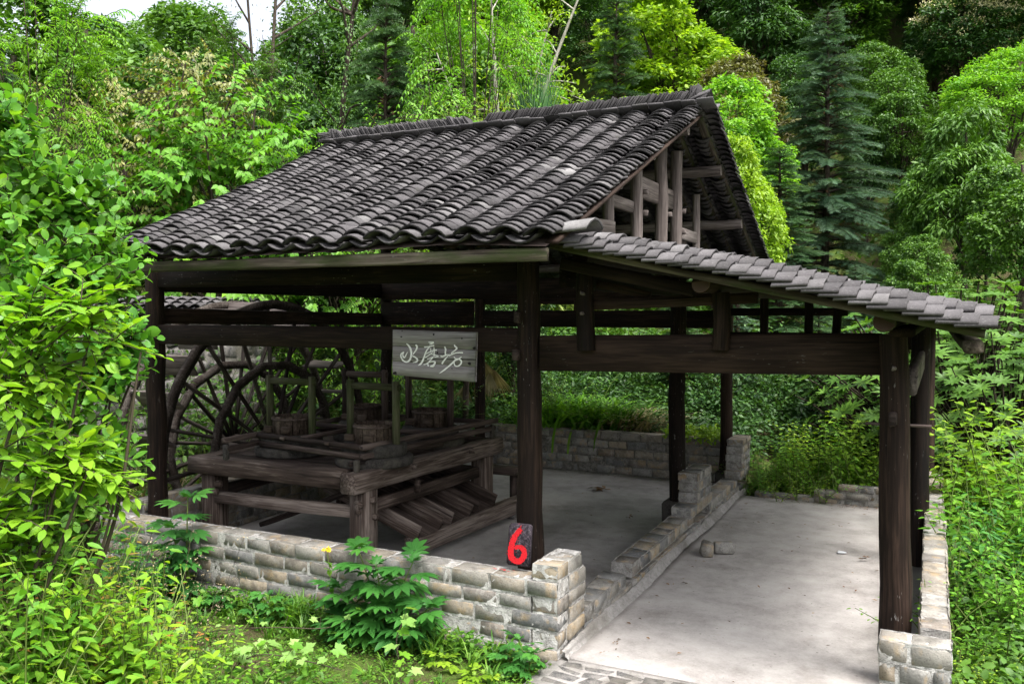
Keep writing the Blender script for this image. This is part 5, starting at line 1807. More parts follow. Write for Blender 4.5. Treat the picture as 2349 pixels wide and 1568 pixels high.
# ------------------------------------------------------------------ trees and shrubs where they stand
TREES = [
    ('conifer_a', 'conifer_tree', -2.40, 22.22, 0.76, 0.76, 'blue', 'tall blue-green conifer standing alone right of the gable, highest of the conifers', 'tree'),
    ('conifer_b', 'conifer_tree', -2.92, 18.62, 0.66, 0.44, 'fir', 'short dark conifer tucked between the gable and the tall blue-green conifer', 'tree'),
    ('conifer_b', 'conifer_tree', -7.97, 22.84, 0.94, 0.89, 'fir', 'slim dark conifer rising straight above the middle of the ridge', 'tree'),
    ('conifer_a', 'conifer_tree', -9.40, 13.78, 0.62, 0.86, 'fir', 'dark bristly conifer behind the left half of the ridge, beside the bamboo', 'tree'),
    ('conifer_a', 'conifer_tree', -12.24, 7.93, 0.39, 0.65, 'fir', 'dark conifer cut by the left edge of the picture', 'tree'),
    ('conifer_b', 'conifer_tree', -3.84, 14.28, 0.34, 0.28, 'fir', 'young conifer whose low boughs show behind the back wall', 'tree'),
    ('conifer_a', 'conifer_tree', -1.28, 16.64, 0.33, 0.25, 'blue', 'small blue conifer just above the low end of the lean-to roof', 'tree'),
    ('round_a', 'broadleaf_tree', -7.67, 27.44, 0.93, 0.93, 'lime', 'yellow-green broadleaf tree above the right half of the ridge', 'tree'),
    ('round_b', 'broadleaf_tree', -4.57, 20.05, 0.59, 0.73, 'bright', 'fresh green layered tree touching the right end of the ridge', 'tree'),
    ('round_b', 'broadleaf_tree', -4.77, 24.41, 0.64, 0.79, 'brown', 'brownish half-withered tree overgrown with vines above the gable peak', 'tree'),
    ('droop', 'broadleaf_tree', -5.42, 30.77, 0.72, 0.72, 'dark', 'dark green broadleaf tree at the top edge above the brownish tree', 'tree'),
    ('feather', 'broadleaf_tree', -1.56, 28.21, 0.49, 0.61, 'mid', 'yellow-tipped tree right behind the tall blue-green conifer', 'tree'),
    ('droop', 'broadleaf_tree', -0.29, 32.17, 0.36, 0.40, 'dark', 'deep shaded tree in the dark gap left of the flowering tree', 'tree'),
    ('flower', 'flowering_tree', 0.72, 30.44, 0.62, 0.62, 'dark', 'tree topped with cream blossom in the upper right corner', 'tree'),
    ('feather', 'broadleaf_tree', 1.66, 26.44, 0.63, 0.66, 'bright', 'feathery light green tree under the cream blossom at the right edge', 'tree'),
    ('droop', 'broadleaf_tree', 0.62, 20.92, 0.47, 0.63, 'mid', 'rounded tree with drooping glossy leaves right of the dark gap', 'tree'),
    ('round_a', 'broadleaf_tree', 1.53, 19.13, 0.41, 0.52, 'mid', 'dense tree at the right edge at half roof height', 'tree'),
    ('round_b', 'broadleaf_tree', -0.09, 18.34, 0.26, 0.33, 'mid', 'small-leaved tree behind the low end of the lean-to', 'tree'),
    ('round_a', 'broadleaf_tree', -3.39, 16.72, 0.34, 0.63, 'lime', "small sunlit yellow-green tree close behind the gable's rear slope", 'tree'),
    ('bamboo', 'bamboo_clump', -9.35, 16.59, 1.25, 1.14, 'bamboo', 'feathery bamboo clump behind the ridge, right of the bristly conifer', 'bamboo'),
    ('bamboo', 'bamboo_clump', -8.13, 18.86, 1.08, 0.99, 'bamboo', 'yellowish bamboo clump behind the ridge, around the palm', 'bamboo'),
    ('bamboo', 'bamboo_clump', -13.88, 16.60, 1.32, 1.32, 'dark', 'darker bamboo clump in the upper left beside the vine-wrapped trunk', 'bamboo'),
    ('bamboo', 'bamboo_clump', -8.61, 13.61, 0.84, 0.93, 'bamboo', 'low bamboo clump peeping over the ridge behind the conifer', 'bamboo'),
    ('pale_tree', 'pale_barked_tree', -9.03, 17.86, 0.79, 0.93, 'lime', 'tree with bare pale leaning limbs above the ridge', 'tree'),
    ('palm', 'palm', -6.86, 15.02, 0.66, 2.64, 'palm', 'small fan palm just over the ridge below the pale tree', 'palm'),
    ('pinnate', 'pinnate_tree', -7.66, 14.08, 0.65, 1.30, 'bright', 'tree with feathered leaves on a dark crooked limb, top centre', 'tree'),
    ('pinnate', 'pinnate_tree', -11.64, 8.22, 0.52, 1.05, 'bright', 'tree with long feathered leaves in the upper left corner', 'tree'),
    ('pinnate', 'pinnate_tree', -12.24, 12.95, 0.52, 1.03, 'mid', 'feather-leaved tree peeping out behind the heart-leaved tree', 'tree'),
    ('cordate', 'heart_leaved_tree', -10.10, 10.21, 1.10, 1.10, None, 'bright heart-leaved tree over the left end of the roof', 'tree'),
    ('elm', 'elm_tree', -8.61, 11.38, 0.98, 1.31, 'bright', 'green tree with slim hanging sprays at the left end of the ridge', 'tree'),
    ('olive', 'creeper_tree', -12.35, 10.11, 1.12, 1.12, 'olive', 'olive-yellow tree hung with small drooping leaves', 'tree'),
    ('vine_tree', 'vine_wrapped_tree', -10.50, 13.80, 0.70, 0.88, 'mid', 'dark crooked trunk wound with creeper, left of the bristly conifer', 'tree'),
    ('bare_tree', 'thin_tree', -13.76, 15.54, 0.68, 0.96, 'dark', 'thin straight dark trunk with few leaves against the sky', 'tree'),
    ('bare_tree', 'thin_tree', -16.24, 17.67, 0.58, 0.97, 'brown', 'leaning half-bare tree with russet leaves in the sky gap', 'tree'),
    ('round_a', 'broadleaf_tree', -15.67, 13.49, 0.53, 0.66, 'dark', 'dark tree in the shade under the olive-yellow tree', 'tree'),
    ('round_b', 'broadleaf_tree', -15.88, 11.16, 0.55, 0.69, 'dark', 'shaded tree behind the bush at the left edge', 'tree'),
    ('feather', 'broadleaf_tree', -20.14, 19.11, 0.98, 1.39, 'mid', 'distant thin-crowned tree at the left of the sky gap', 'tree'),
    ('feather', 'broadleaf_tree', -16.18, 19.93, 0.95, 1.35, 'mid', 'distant light-crowned tree at the right of the sky gap', 'tree'),
    ('round_b', 'broadleaf_tree', -6.57, 13.50, 0.28, 0.40, 'dark', 'dark undergrowth tree seen through the mill behind the back wall', 'tree'),
    ('bush_dark', 'evergreen_bush', -2.94, 14.16, 0.91, 0.76, 'dark', 'dark evergreen bush behind the back corner of the floor', 'shrub'),
    ('bush_dark', 'evergreen_bush', -5.47, 12.69, 0.92, 0.84, 'mid', 'leafy bush behind the back wall left of the reed clump', 'shrub'),
    ('bush_dark', 'evergreen_bush', -9.23, 10.52, 1.78, 1.37, 'dark', 'shaded bush beyond the water wheel', 'shrub'),
    ('bush_dark', 'evergreen_bush', -7.91, 11.72, 1.39, 1.16, 'mid', "green bush beyond the water wheel's right side", 'shrub'),
    ('rhodo', 'rhododendron_bush', 0.33, 14.09, 1.87, 1.49, 'mid', 'bush with rosettes of long leaves beside the low roof end', 'shrub'),
    ('rhodo', 'rhododendron_bush', 0.94, 12.72, 1.35, 1.23, 'mid', 'second rosette bush at the right edge under the trees', 'shrub'),
    ('rhodo', 'rhododendron_bush', -0.35, 13.76, 1.15, 1.15, 'mid', 'rosette bush half hidden behind the two right posts', 'shrub'),
    ('weed_heart', 'leafy_shrub', 0.16, 10.33, 1.72, 1.32, 'lime', 'light green shrub outside the right wall by the second post', 'shrub'),
    ('weed_heart', 'leafy_shrub', 0.58, 9.87, 1.88, 1.45, 'lime', 'tall light green shrub at the right edge below the rosettes', 'shrub'),
    ('weed_heart', 'leafy_shrub', 0.31, 8.62, 1.40, 1.27, 'bright', 'shrub leaning over the far half of the right wall', 'shrub'),
    ('weed_lance', 'leafy_shrub', 0.39, 7.54, 1.01, 0.92, 'herb', 'dark lance-leaved shrub outside the middle of the right wall', 'shrub'),
    ('weed_lance', 'leafy_shrub', 0.60, 7.87, 1.24, 1.03, 'bright', 'lance-leaved shrub at the right edge, behind the dark one', 'shrub'),
    ('weed_small', 'leafy_shrub', 0.27, 6.82, 1.20, 0.86, 'bright', 'small-leaved bright weeds pressed against the right wall', 'shrub'),
    ('weed_small', 'leafy_shrub', 0.41, 6.22, 1.18, 0.91, 'bright', 'small-leaved weeds in the lower right corner', 'shrub'),
    ('weed_heart', 'leafy_shrub', 0.51, 6.82, 0.78, 0.78, 'bright', 'heart-leaved weeds at the right edge near the bottom', 'shrub'),
    ('weed_lance', 'leafy_shrub', 0.19, 6.33, 0.40, 0.40, 'bright', 'lance-leaved weeds beside the front end of the right wall', 'shrub'),
    ('weed_small', 'leafy_shrub', 0.27, 5.70, 0.71, 0.59, 'lime', 'pale small-leaved weeds under the front pier of the right wall', 'shrub'),
    ('nandina', 'nandina_shrub', -4.74, 3.25, 1.84, 1.41, 'nandina', 'reddish-tipped shrub at the left edge near the bottom', 'shrub'),
    ('nandina', 'nandina_shrub', -4.49, 3.37, 1.62, 1.25, 'nandina', 'fine-leaved shrub with coppery tips below the big-leaved bush', 'shrub'),
    ('nandina', 'nandina_shrub', -4.33, 3.12, 1.25, 1.04, 'lime', 'upright fern-like light green weed in the lower left corner', 'shrub'),
    ('nandina', 'nandina_shrub', -4.13, 3.44, 1.20, 1.09, 'lime', 'feathery light weed left of the mossy ground', 'shrub'),
    ('weed_lance', 'leafy_shrub', -4.42, 2.96, 0.85, 0.77, 'bright', 'lance-leaved weeds in the very lower left corner', 'shrub'),
    ('weed_heart', 'leafy_shrub', -4.18, 3.30, 0.61, 0.61, 'bright', 'heart-leaved weeds at the bottom left of the mossy ground', 'shrub'),
    ('weed_small', 'leafy_shrub', -4.04, 3.48, 0.95, 0.73, 'bright', 'low weeds along the bottom edge left of the pale vine', 'shrub'),
    ('weed_heart', 'leafy_shrub', -5.56, 4.63, 0.58, 0.72, 'herb', 'dark broad-leaved weed against the left end of the front wall', 'shrub'),
    ('reed', 'reed_clump', -8.29, 8.08, 1.12, 2.24, 'straw', 'dry pale grass among the spokes of the water wheel', 'grass clump'),
    ('reed', 'reed_clump', -8.62, 7.14, 1.29, 2.59, 'straw', 'dry straw grass left of the water wheel', 'grass clump'),
    ('round_b', 'broadleaf_tree', -14.48, 9.62, 0.86, 0.96, 'mid', 'dense green tree filling the upper left corner behind the feather-leaved one', 'tree'),
    ('round_a', 'broadleaf_tree', -15.74, 12.34, 0.85, 1.07, 'mid', 'fresh green tree behind the feather-leaved tree at the top left', 'tree'),
    ('round_a', 'broadleaf_tree', -17.32, 14.92, 0.87, 1.08, 'dark', 'dark tree left of the sky gap, behind the olive-yellow tree', 'tree'),
    ('round_b', 'broadleaf_tree', -13.44, 17.93, 0.89, 1.11, 'dark', 'dark tree behind the vine-wrapped trunk', 'tree'),
    ('round_a', 'broadleaf_tree', -12.37, 19.57, 0.95, 1.18, 'mid', "mid green tree behind the bristly conifer's top", 'tree'),
    ('round_b', 'broadleaf_tree', -12.08, 21.94, 1.04, 1.15, 'bright', 'fresh green tree behind the bamboo at the top centre', 'tree'),
    ('round_b', 'broadleaf_tree', -12.86, 12.09, 0.49, 0.61, 'dark', "shaded tree behind the heart-leaved tree's left side", 'tree'),
    ('round_a', 'broadleaf_tree', -10.57, 12.65, 0.47, 0.66, 'dark', "dark tree behind the heart-leaved tree's right side", 'tree'),
    ('reed', 'reed_clump', -8.56, 8.73, 1.18, 2.35, 'straw', 'dry straw grass seen through the middle of the water wheel', 'grass clump'),
    ('reed', 'reed_clump', -8.34, 9.51, 1.22, 2.44, 'grass', 'green grass seen through the right part of the water wheel', 'grass clump'),
    ('reed', 'reed_clump', -8.66, 7.79, 1.20, 2.41, 'grass', 'green grass clump before the stone wall behind the wheel', 'grass clump'),
    ('weed_heart', 'leafy_shrub', -1.82, 11.81, 0.95, 0.68, 'bright', 'bright shrub next to the rear pier, behind the end kerb', 'shrub'),
    ('weed_heart', 'leafy_shrub', -1.54, 12.17, 1.04, 0.80, 'lime', 'light shrub in the middle behind the end kerb', 'shrub'),
    ('weed_heart', 'leafy_shrub', -1.12, 12.15, 1.12, 0.86, 'bright', 'bright shrub right of the middle one behind the end kerb', 'shrub'),
    ('weed_heart', 'leafy_shrub', -0.80, 12.09, 1.24, 1.03, 'lime', 'tallest light shrub behind the end kerb, against the front right post', 'shrub'),
    ('weed_small', 'leafy_shrub', -1.97, 11.51, 0.89, 0.56, 'bright', 'low shrub beside the rear brick pier', 'shrub'),
    ('weed_small', 'leafy_shrub', -1.57, 11.60, 1.14, 0.64, 'lime', 'low light weeds over the left part of the end kerb', 'shrub'),
    ('weed_small', 'leafy_shrub', -1.06, 11.74, 1.15, 0.72, 'bright', 'low shrub right over the end kerb bricks', 'shrub'),
    ('reed', 'reed_clump', -5.17, 12.51, 1.87, 1.24, 'bright', 'tall green reed clump behind the back wall, next to the centre post', 'grass clump'),
    ('reed', 'reed_clump', -4.58, 12.57, 1.76, 1.17, 'grass', 'green reed clump in the middle behind the back wall', 'grass clump'),
    ('reed', 'reed_clump', -4.09, 12.59, 1.25, 0.89, 'straw', 'half-dried straw-coloured reeds right of the green reed clumps', 'grass clump'),
    ('bush_dark', 'evergreen_bush', -8.75, 8.30, 1.39, 1.74, 'dark', 'dark bush growing before the stone wall behind the water wheel', 'shrub'),
    ('bush_dark', 'evergreen_bush', -8.49, 7.32, 1.37, 1.95, 'mid', 'green bush hiding the left end of the stone wall', 'shrub'),
    ('weed_lance', 'leafy_shrub', -4.16, 2.81, 1.16, 1.16, 'bright', 'lance-leaved weeds under the long-leaved bush at the left edge', 'shrub'),
    ('weed_heart', 'leafy_shrub', -4.03, 2.93, 1.10, 1.10, 'bright', 'heart-leaved weeds under the long-leaved bush', 'shrub'),
    ('weed_lance', 'leafy_shrub', -4.11, 3.22, 1.05, 1.05, 'shoot', 'yellowish lance-leaved weeds right below the long-leaved bush', 'shrub'),
    ('weed_heart', 'leafy_shrub', -4.05, 2.81, 0.88, 0.88, 'shoot', 'yellowish heart-leaved weeds at the lower left edge', 'shrub'),
    ('nandina', 'nandina_shrub', -4.08, 2.68, 1.57, 1.31, 'nandina', 'copper-tipped shrub nearest the lower left corner', 'shrub'),
    ('weed_small', 'leafy_shrub', -4.06, 3.03, 1.19, 0.91, 'shoot', 'light small-leaved weeds in the lower left corner', 'shrub'),
    ('round_b', 'broadleaf_tree', -0.89, 26.30, 0.47, 0.59, 'mid', "round tree right behind the tall blue-green conifer's shoulder", 'tree'),
    ('round_a', 'broadleaf_tree', -0.12, 24.46, 0.37, 0.47, 'dark', 'dark tree in the shaded gap right of the tall conifer', 'tree'),
    ('round_b', 'broadleaf_tree', -0.45, 20.95, 0.24, 0.35, 'mid', 'bushy tree at the right foot of the tall conifer', 'tree'),
    ('round_a', 'broadleaf_tree', 1.08, 22.81, 0.25, 0.31, 'dark', 'dark tree below the drooping glossy tree', 'tree'),
    ('droop', 'broadleaf_tree', -1.71, 25.90, 0.34, 0.42, 'dark', "dark drooping tree seen through the tall conifer's right side", 'tree'),
    ('round_b', 'broadleaf_tree', -3.43, 26.17, 0.52, 0.65, 'dark', 'dark tree behind the top of the tall conifer, left side', 'tree'),
    ('round_a', 'broadleaf_tree', -3.84, 21.52, 0.24, 0.41, 'mid', 'leafy tree between the short dark conifer and the gable slope', 'tree'),
    ('conifer_b', 'conifer_tree', -2.92, 14.39, 0.32, 0.24, 'blue', 'young blue conifer behind the lean-to, left of the rear pier posts', 'tree'),
    ('conifer_b', 'conifer_tree', -1.67, 14.78, 0.32, 0.23, 'fir', 'young dark conifer behind the bright shrubs at the end kerb', 'tree'),
    ('round_b', 'broadleaf_tree', -17.93, 17.96, 1.04, 1.16, 'mid', 'mid green tree standing low in the sky gap at the top left', 'tree'),]
rz_ = np.random.default_rng(55)
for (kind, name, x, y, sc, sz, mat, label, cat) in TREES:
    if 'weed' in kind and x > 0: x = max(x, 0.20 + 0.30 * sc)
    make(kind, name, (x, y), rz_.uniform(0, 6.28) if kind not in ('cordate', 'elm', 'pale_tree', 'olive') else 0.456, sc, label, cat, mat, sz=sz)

# the wooded slope far behind
rf_ = np.random.default_rng(66)
FAR = [('mid', 'mid green'), ('dark', 'dark green'), ('bright', 'fresh green'), ('lime', 'yellow-green')]
ZONES = [(-0.66, 'over the heart-leaved tree'), (-0.52, 'above the left end of the ridge'), (-0.40, 'behind the pale-limbed tree'), (-0.29, 'above the slim dark conifer'), (-0.20, 'above the gable peak'), (-0.13, 'left of the tall blue-green conifer'), (-0.05, 'behind the tall blue-green conifer'), (0.03, 'in the dark gap beside the blossom'), (0.10, 'under the cream blossom'), (9.0, 'at the right edge')]
RANK = ['nearest', 'second', 'third', 'fourth', 'fifth', 'sixth', 'seventh', 'eighth', 'ninth', 'tenth']
spots = []
while len(spots) < 70:
    y = 31 + 26 * rf_.random() ** 1.2; x = y * rf_.uniform(-0.66, 0.24)
    if all((x - a) ** 2 + (y - b) ** 2 > 6.5 for a, b in spots): spots.append((x, y))
_cnt = {}
for (x, y) in sorted(spots, key=lambda p: p[1]):
    mt, word = FAR[rf_.choice(4, p=[0.40, 0.30, 0.18, 0.12])]
    zone = next(zn for lim, zn in ZONES if x / y < lim)
    k = _cnt[(mt, zone)] = _cnt.get((mt, zone), -1) + 1
    lab = '%s %s tree on the hillside %s' % (RANK[k], word, zone)
    make(('round_a', 'round_b', 'droop', 'feather')[rf_.integers(4)], 'hillside_tree', (x, y), rf_.uniform(0, 6.28), rf_.uniform(0.75, 1.15), lab, 'tree', mt, group='trees of the wooded hillside')

# low growth covering the slope and the ground round the mill
ru = np.random.default_rng(67)
fu = Foliage()
n = 4200
y = 15 + 17 * ru.random(n) ** 1.3; q_ = ru.uniform(-1.25, 0.36, n); x = q_ * y
C = np.stack([x, y, ground_z(x, y) + ru.uniform(0.05, 0.6, len(x)) * (0.35 + 0.06 * (y - 12))], -1)
clump_leaves(fu, ru, C, np.tile(UP, (len(C), 1)), 0.45, 18, 0.17, 0.10, T_SIMPLE, 0.3)
fk = Foliage()                            # shaded growth close behind the back wall
n = 2600
x = ru.uniform(-9.0, 0.6, n); y = 12.25 + 3.2 * ru.random(n)
ok = (x < -2.3) | (y > 13.2)
x, y = x[ok], y[ok]
C = np.stack([x, y, ground_z(x, y) + ru.uniform(0.02, 1.0, len(x)) * (0.25 + 0.35 * (y - 12.2))], -1)
clump_leaves(fk, ru, C, np.tile(UP, (len(C), 1)), 0.26, 22, 0.085, 0.045, T_SIMPLE, 0.35)
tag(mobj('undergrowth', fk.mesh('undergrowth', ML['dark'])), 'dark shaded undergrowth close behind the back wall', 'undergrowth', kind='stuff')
n = 900                                   # outside the right wall and left of the wheel
x = ru.uniform(0.22, 2.6, n); y = ru.uniform(4.3, 12.5, n)
C = np.stack([x, y, ground_z(x, y) + ru.uniform(0.02, 0.38, n)], -1)
clump_leaves(fu, ru, C, np.tile(UP, (n, 1)), 0.20, 20, 0.065, 0.042, T_MID, 0.2)
n = 520
x = ru.uniform(-13, -9.3, n); y = ru.uniform(4.2, 12.5, n)
C = np.stack([x, y, ground_z(x, y) + ru.uniform(0.1, 1.3, n)], -1)
clump_leaves(fu, ru, C, np.tile(UP, (n, 1)), 0.34, 20, 0.12, 0.06, T_SIMPLE, 0.4)
n = 520
x = np.where(ru.random(n) < 0.6, ru.uniform(-8.95, -8.3, n), ru.uniform(-8.9, -7.1, n)); y = ru.uniform(5.0, 10.8, n)
C = np.stack([x, y, ground_z(x, y) + np.where(x < -8.3, ru.uniform(0.0, 2.6, n), ru.uniform(0.0, 0.35, n))], -1)
clump_leaves(fu, ru, C, np.tile(UP, (n, 1)), 0.24, 16, 0.09, 0.045, T_SIMPLE, 0.4)
tag(mobj('undergrowth', fu.mesh('undergrowth', ML['mid'])), 'tangled low green undergrowth on the slope and beside the walls', 'undergrowth', kind='stuff')

# ivy lying over the back wall
fi = Foliage()
for (x0, x1) in ((-3.35, -2.95), (-2.90, -2.52)):
    n = 330
    x = ru.uniform(x0, x1, n); t = ru.random(n)
    P = np.stack([x, 11.70 + 0.28 * ru.random(n) - 0.10 * (t > 0.6), 0.64 + 0.12 * ru.random(n) - 0.28 * np.maximum(t - 0.6, 0)], -1)
    fi.leaves(P, ru.normal(size=(n, 3)) - UP * 0.3 - np.array([0, 0.5, 0]), UP + np.array([0, -0.6, 0]) + ru.normal(size=(n, 3)) * 0.3, 0.06, 0.04, T_MID, None, ru)
tag(mobj('ivy', fi.mesh('ivy', ML['lime'])), 'bright ivy trailing over the top of the back wall', 'ivy')
# withered palm fronds behind the table
dp = empty('withered_palm', (-7.0, 12.5, 0.25), 0, 'withered brown palm fronds hanging behind the mill table', 'palm')
for k in range(6):
    fo = Foliage()
    az = ru.uniform(0, 6.28); c = np.array([-7.05 + 0.35 * math.cos(az) + 0.25 * (k % 3), 12.55 + 0.3 * math.sin(az), 1.35 + ru.uniform(-0.25, 0.25)])
    o_ = np.array([math.cos(az) * 0.35, math.sin(az) * 0.35, -1.0]); sd = nrm(np.cross(o_, np.array([0.2, 1, 0])))
    a = np.linspace(-0.6, 0.6, 13)
    D = np.cos(a)[:, None] * nrm(o_) + np.sin(a)[:, None] * sd
    fo.leaves(np.repeat(c[None], 13, 0), D, np.cross(sd, o_)[None] + 0 * D, 0.55 * ru.uniform(0.6, 1.1, 13), 0.03, T_BLADE, None, ru)
    mobj('frond', fo.mesh('frond', ML['straw']), dp)
mb = MB(); V, q, t = tube([[-7.0, 12.5, 0.1], [-7.0, 12.55, 1.4]], [0.06, 0.05], 7); mb.add(V, q, t); mb.build('trunk', M['bark'], dp)

# ------------------------------------------------------------------ the two big bushes in the left foreground
LEAF_MESH = {}


def leaf_variants(key, mat, n=5, **kw):
    out = []
    rg = np.random.default_rng(len(key))
    for k in range(n):
        V, F = leaf_big(curl=kw.get('curl', 0.25) * rg.uniform(0.4, 1.6), fold=kw.get('fold', 0.2) * rg.uniform(0.5, 1.5), ovate=kw.get('ovate', 0.42))
        out.append(np_mesh('leaf', V, [F], ML[mat], True))
    LEAF_MESH[key] = out


leaf_variants('shoot', 'shoot', curl=0.28, ovate=0.40)
leaf_variants('round', 'round', curl=0.16, fold=0.16, ovate=0.52)


def leaf_obj(parent, me, p, D, N, L, W):
    D = nrm(D); S = nrm(np.cross(N, D)); N2 = np.cross(D, S)
    o = bpy.data.objects.new('leaf', me); COL.objects.link(o)
    m = np.eye(4); m[:3, 0] = D * L; m[:3, 1] = S * W; m[:3, 2] = N2 * W; m[:3, 3] = p
    put(o, Matrix(m.tolist()), parent)


def shoot_bush(name, base, label, lobes, nshoot, nl, L, W, mat, key, tm, seed, bias, ln=0.5, arch=0.25, single=300, two_rank=True):
    rng = np.random.default_rng(seed)
    root = empty(name, base, 0, label, 'bush')
    mb = MB()
    P = []; D = []; N = []; SZ = []; RR = []
    lobes = [(np.array(l[:3]), l[3]) for l in lobes]
    w = np.array([r ** 2 for _, r in lobes]); w /= w.sum()
    base = np.array(base)
    for (c, r) in lobes:                       # a woody stem up into every lobe
        for k in range(1):
            e = c + unit(rng, 1)[0] * r * 0.5
            C = catmull(np.array([base + rng.normal(size=3) * 0.10 * np.array([1, 1, 0]), base * 0.45 + e * 0.55 + np.array([0, 0, -0.12]) + rng.normal(size=3) * 0.08, e]), 5)
            V, q, t = tube(C, np.linspace(0.018, 0.006, len(C)), 5, False, 0.05, rng); mb.add(V, q)
    for k in range(nshoot):
        c, r = lobes[rng.choice(len(lobes), p=w)]
        v = unit(rng, 1)[0]
        d = nrm(v * 0.8 + bias + rng.normal(size=3) * 0.35)
        l = ln * rng.uniform(0.5, 1.15)
        st = c + v * r * rng.uniform(0.25, 1.0) - d * l * 0.72
        m = max(4, int(nl * l / ln))
        s = np.linspace(0, 1, m)
        pts = st + d * (s * l)[:, None] + UP * (arch * (0.6 * s - s ** 2) * l)[:, None]
        V, q, t = tube(pts[[0, m // 2, m - 1]], [0.0045, 0.0035, 0.002], 4, False); mb.add(V, q)
        e = nrm(np.gradient(pts, axis=0))
        if two_rank:
            sd = nrm(np.cross(e, UP)) * np.where(np.arange(m) % 2, 1.0, -1.0)[:, None]
            D.append(sd * rng.uniform(0.6, 1.0, (m, 1)) + e * rng.uniform(0.5, 0.9, (m, 1)) + UP * rng.uniform(-0.25, 0.30, (m, 1)))
            N.append(UP + rng.normal(size=(m, 3)) * 0.22)
        else:
            az = np.arange(m) * 2.4 + rng.random() * 6
            e1 = nrm(np.cross(e, [0.3, 0.2, 1.0])); e2 = np.cross(e, e1)
            rad = np.cos(az)[:, None] * e1 + np.sin(az)[:, None] * e2
            D.append(rad * 0.9 + e * 0.75 + UP * rng.uniform(-0.2, 0.35, (m, 1)))
            N.append(UP * 0.8 + e * 0.5 + rng.normal(size=(m, 3)) * 0.3)
        P.append(pts); SZ.append(rng.uniform(0.75, 1.15, m) * (1 - 0.35 * s ** 3)); RR.append(np.clip(0.25 * rng.random() + 0.35 * rng.random(m) + 0.4 * s, 0, 1))
    P = np.concatenate(P); D = nrm(np.concatenate(D)); N = nrm(np.concatenate(N)); SZ = np.concatenate(SZ); RR = np.concatenate(RR)
    # the leaves nearest the camera stand alone, the rest is one part
    order = np.argsort(np.linalg.norm(P - CAMP, axis=1) / SZ)
    fo = Foliage()
    rest = order[single:]
    fo.leaves(P[rest], D[rest], N[rest], L * SZ[rest], W * SZ[rest], tm, RR[rest], rng)
    for k in order[:single]:
        leaf_obj(root, LEAF_MESH[key][rng.integers(5)], P[k], D[k], N[k], L * SZ[k], W * SZ[k])
    mb.build('branches', M['stem_brown'], root)
    tag(mobj('foliage', fo.mesh('foliage', ML[mat]), root), kind='stuff')
    return root


LB = [(-5.84, 3.87, 3.63, 0.33), (-5.62, 3.97, 3.24, 0.36), (-5.40, 4.18, 3.10, 0.31), (-5.26, 4.24, 2.80, 0.23), (-5.32, 3.87, 2.68, 0.41), (-5.10, 4.19, 2.51, 0.21), (-5.30, 3.64, 2.21, 0.45), (-5.04, 3.98, 2.09, 0.32), (-4.83, 4.09, 2.18, 0.16), (-4.81, 3.98, 1.92, 0.16), (-5.14, 3.69, 1.67, 0.40), (-5.61, 3.74, 2.91, 0.38), (-5.1, 3.75, 1.2, 0.4), (-5.3, 3.6, 0.7, 0.4), (-4.85, 3.9, 1.45, 0.22)]
LA = [(-4.32, 3.01, 2.33, 0.23), (-4.04, 3.14, 2.33, 0.22), (-3.93, 3.31, 2.16, 0.11), (-4.26, 2.91, 1.96, 0.25), (-4.15, 2.95, 1.55, 0.23), (-4.02, 3.12, 1.54, 0.19), (-3.96, 3.20, 1.43, 0.11), (-4.21, 2.80, 1.30, 0.22), (-4.21, 3.16, 2.00, 0.21), (-4.28, 2.9, 1.05, 0.22)]
shoot_bush('round_leaved_bush', (-5.45, 3.75, -0.05), 'tall bush with rounded green leaves rising up the left edge', LB, 950, 8, 0.112, 0.068, 'round', 'round', T_BIGR, 501, np.array([0.35, 0.0, 0.35]), 0.24, 0.2, two_rank=False)
shoot_bush('long_leaved_bush', (-4.45, 2.85, 0.05), 'light green bush with long pointed leaves in front at the left', LA, 150, 11, 0.140, 0.056, 'shoot', 'shoot', T_BIG, 502, np.array([0.55, 0.25, 0.05]), 0.42, 0.30)

# ------------------------------------------------------------------ plants in front of the brick wall
def compound_leaf(nl, L, W, spread, seed, mat, curl=0.25):
    """palm-like compound leaf: leaflets fanned along a short stalk, one mesh"""
    rg = np.random.default_rng(seed)
    Vs = []; Fs = []; n = 0
    pairs = nl // 2
    items = [(0.42, 0.0, 1.0)]
    for k in range(pairs):
        t = k / max(1, pairs - 1) if pairs > 1 else 0
        for s in (-1, 1): items.append((0.18 + 0.22 * (1 - t), s * (0.55 + spread * t), 1.0 - 0.22 * t))
    for (bx, a, sz) in items:
        V, F = leaf_big(curl=curl * rg.uniform(0.6, 1.4), fold=0.2, ovate=0.45, n=5)
        V = V * np.array([L * sz, W * sz, W * sz])
        V[:, 2] = leaf_z = V[:, 2] - 0.12 * L * (V[:, 0] / L) ** 2
        c, s = math.cos(a), math.sin(a)
        V = np.stack([V[:, 0] * c - V[:, 1] * s + bx * L, V[:, 0] * s + V[:, 1] * c, V[:, 2]], -1)
        Vs.append(V); Fs.append(F + n); n += len(V)
    V, q, t = tube([[-0.25 * L, 0, -0.02 * L], [0.42 * L, 0, 0.0]], [0.003, 0.0025], 4, False)
    Vs.append(V); Fs.append(q + n)
    return np_mesh('leaf', np.concatenate(Vs), [np.concatenate(Fs)], ML[mat], True)


HERB = [compound_leaf(7, 0.155, 0.050, 0.75, 600 + k, 'herb', 0.35) for k in range(4)]
TRI = [compound_leaf(5, 0.085, 0.042, 0.6, 610 + k, 'herb', 0.3) for k in range(3)]
TRIL = [compound_leaf(5, 0.075, 0.036, 0.6, 615 + k, 'lime', 0.2) for k in range(3)]


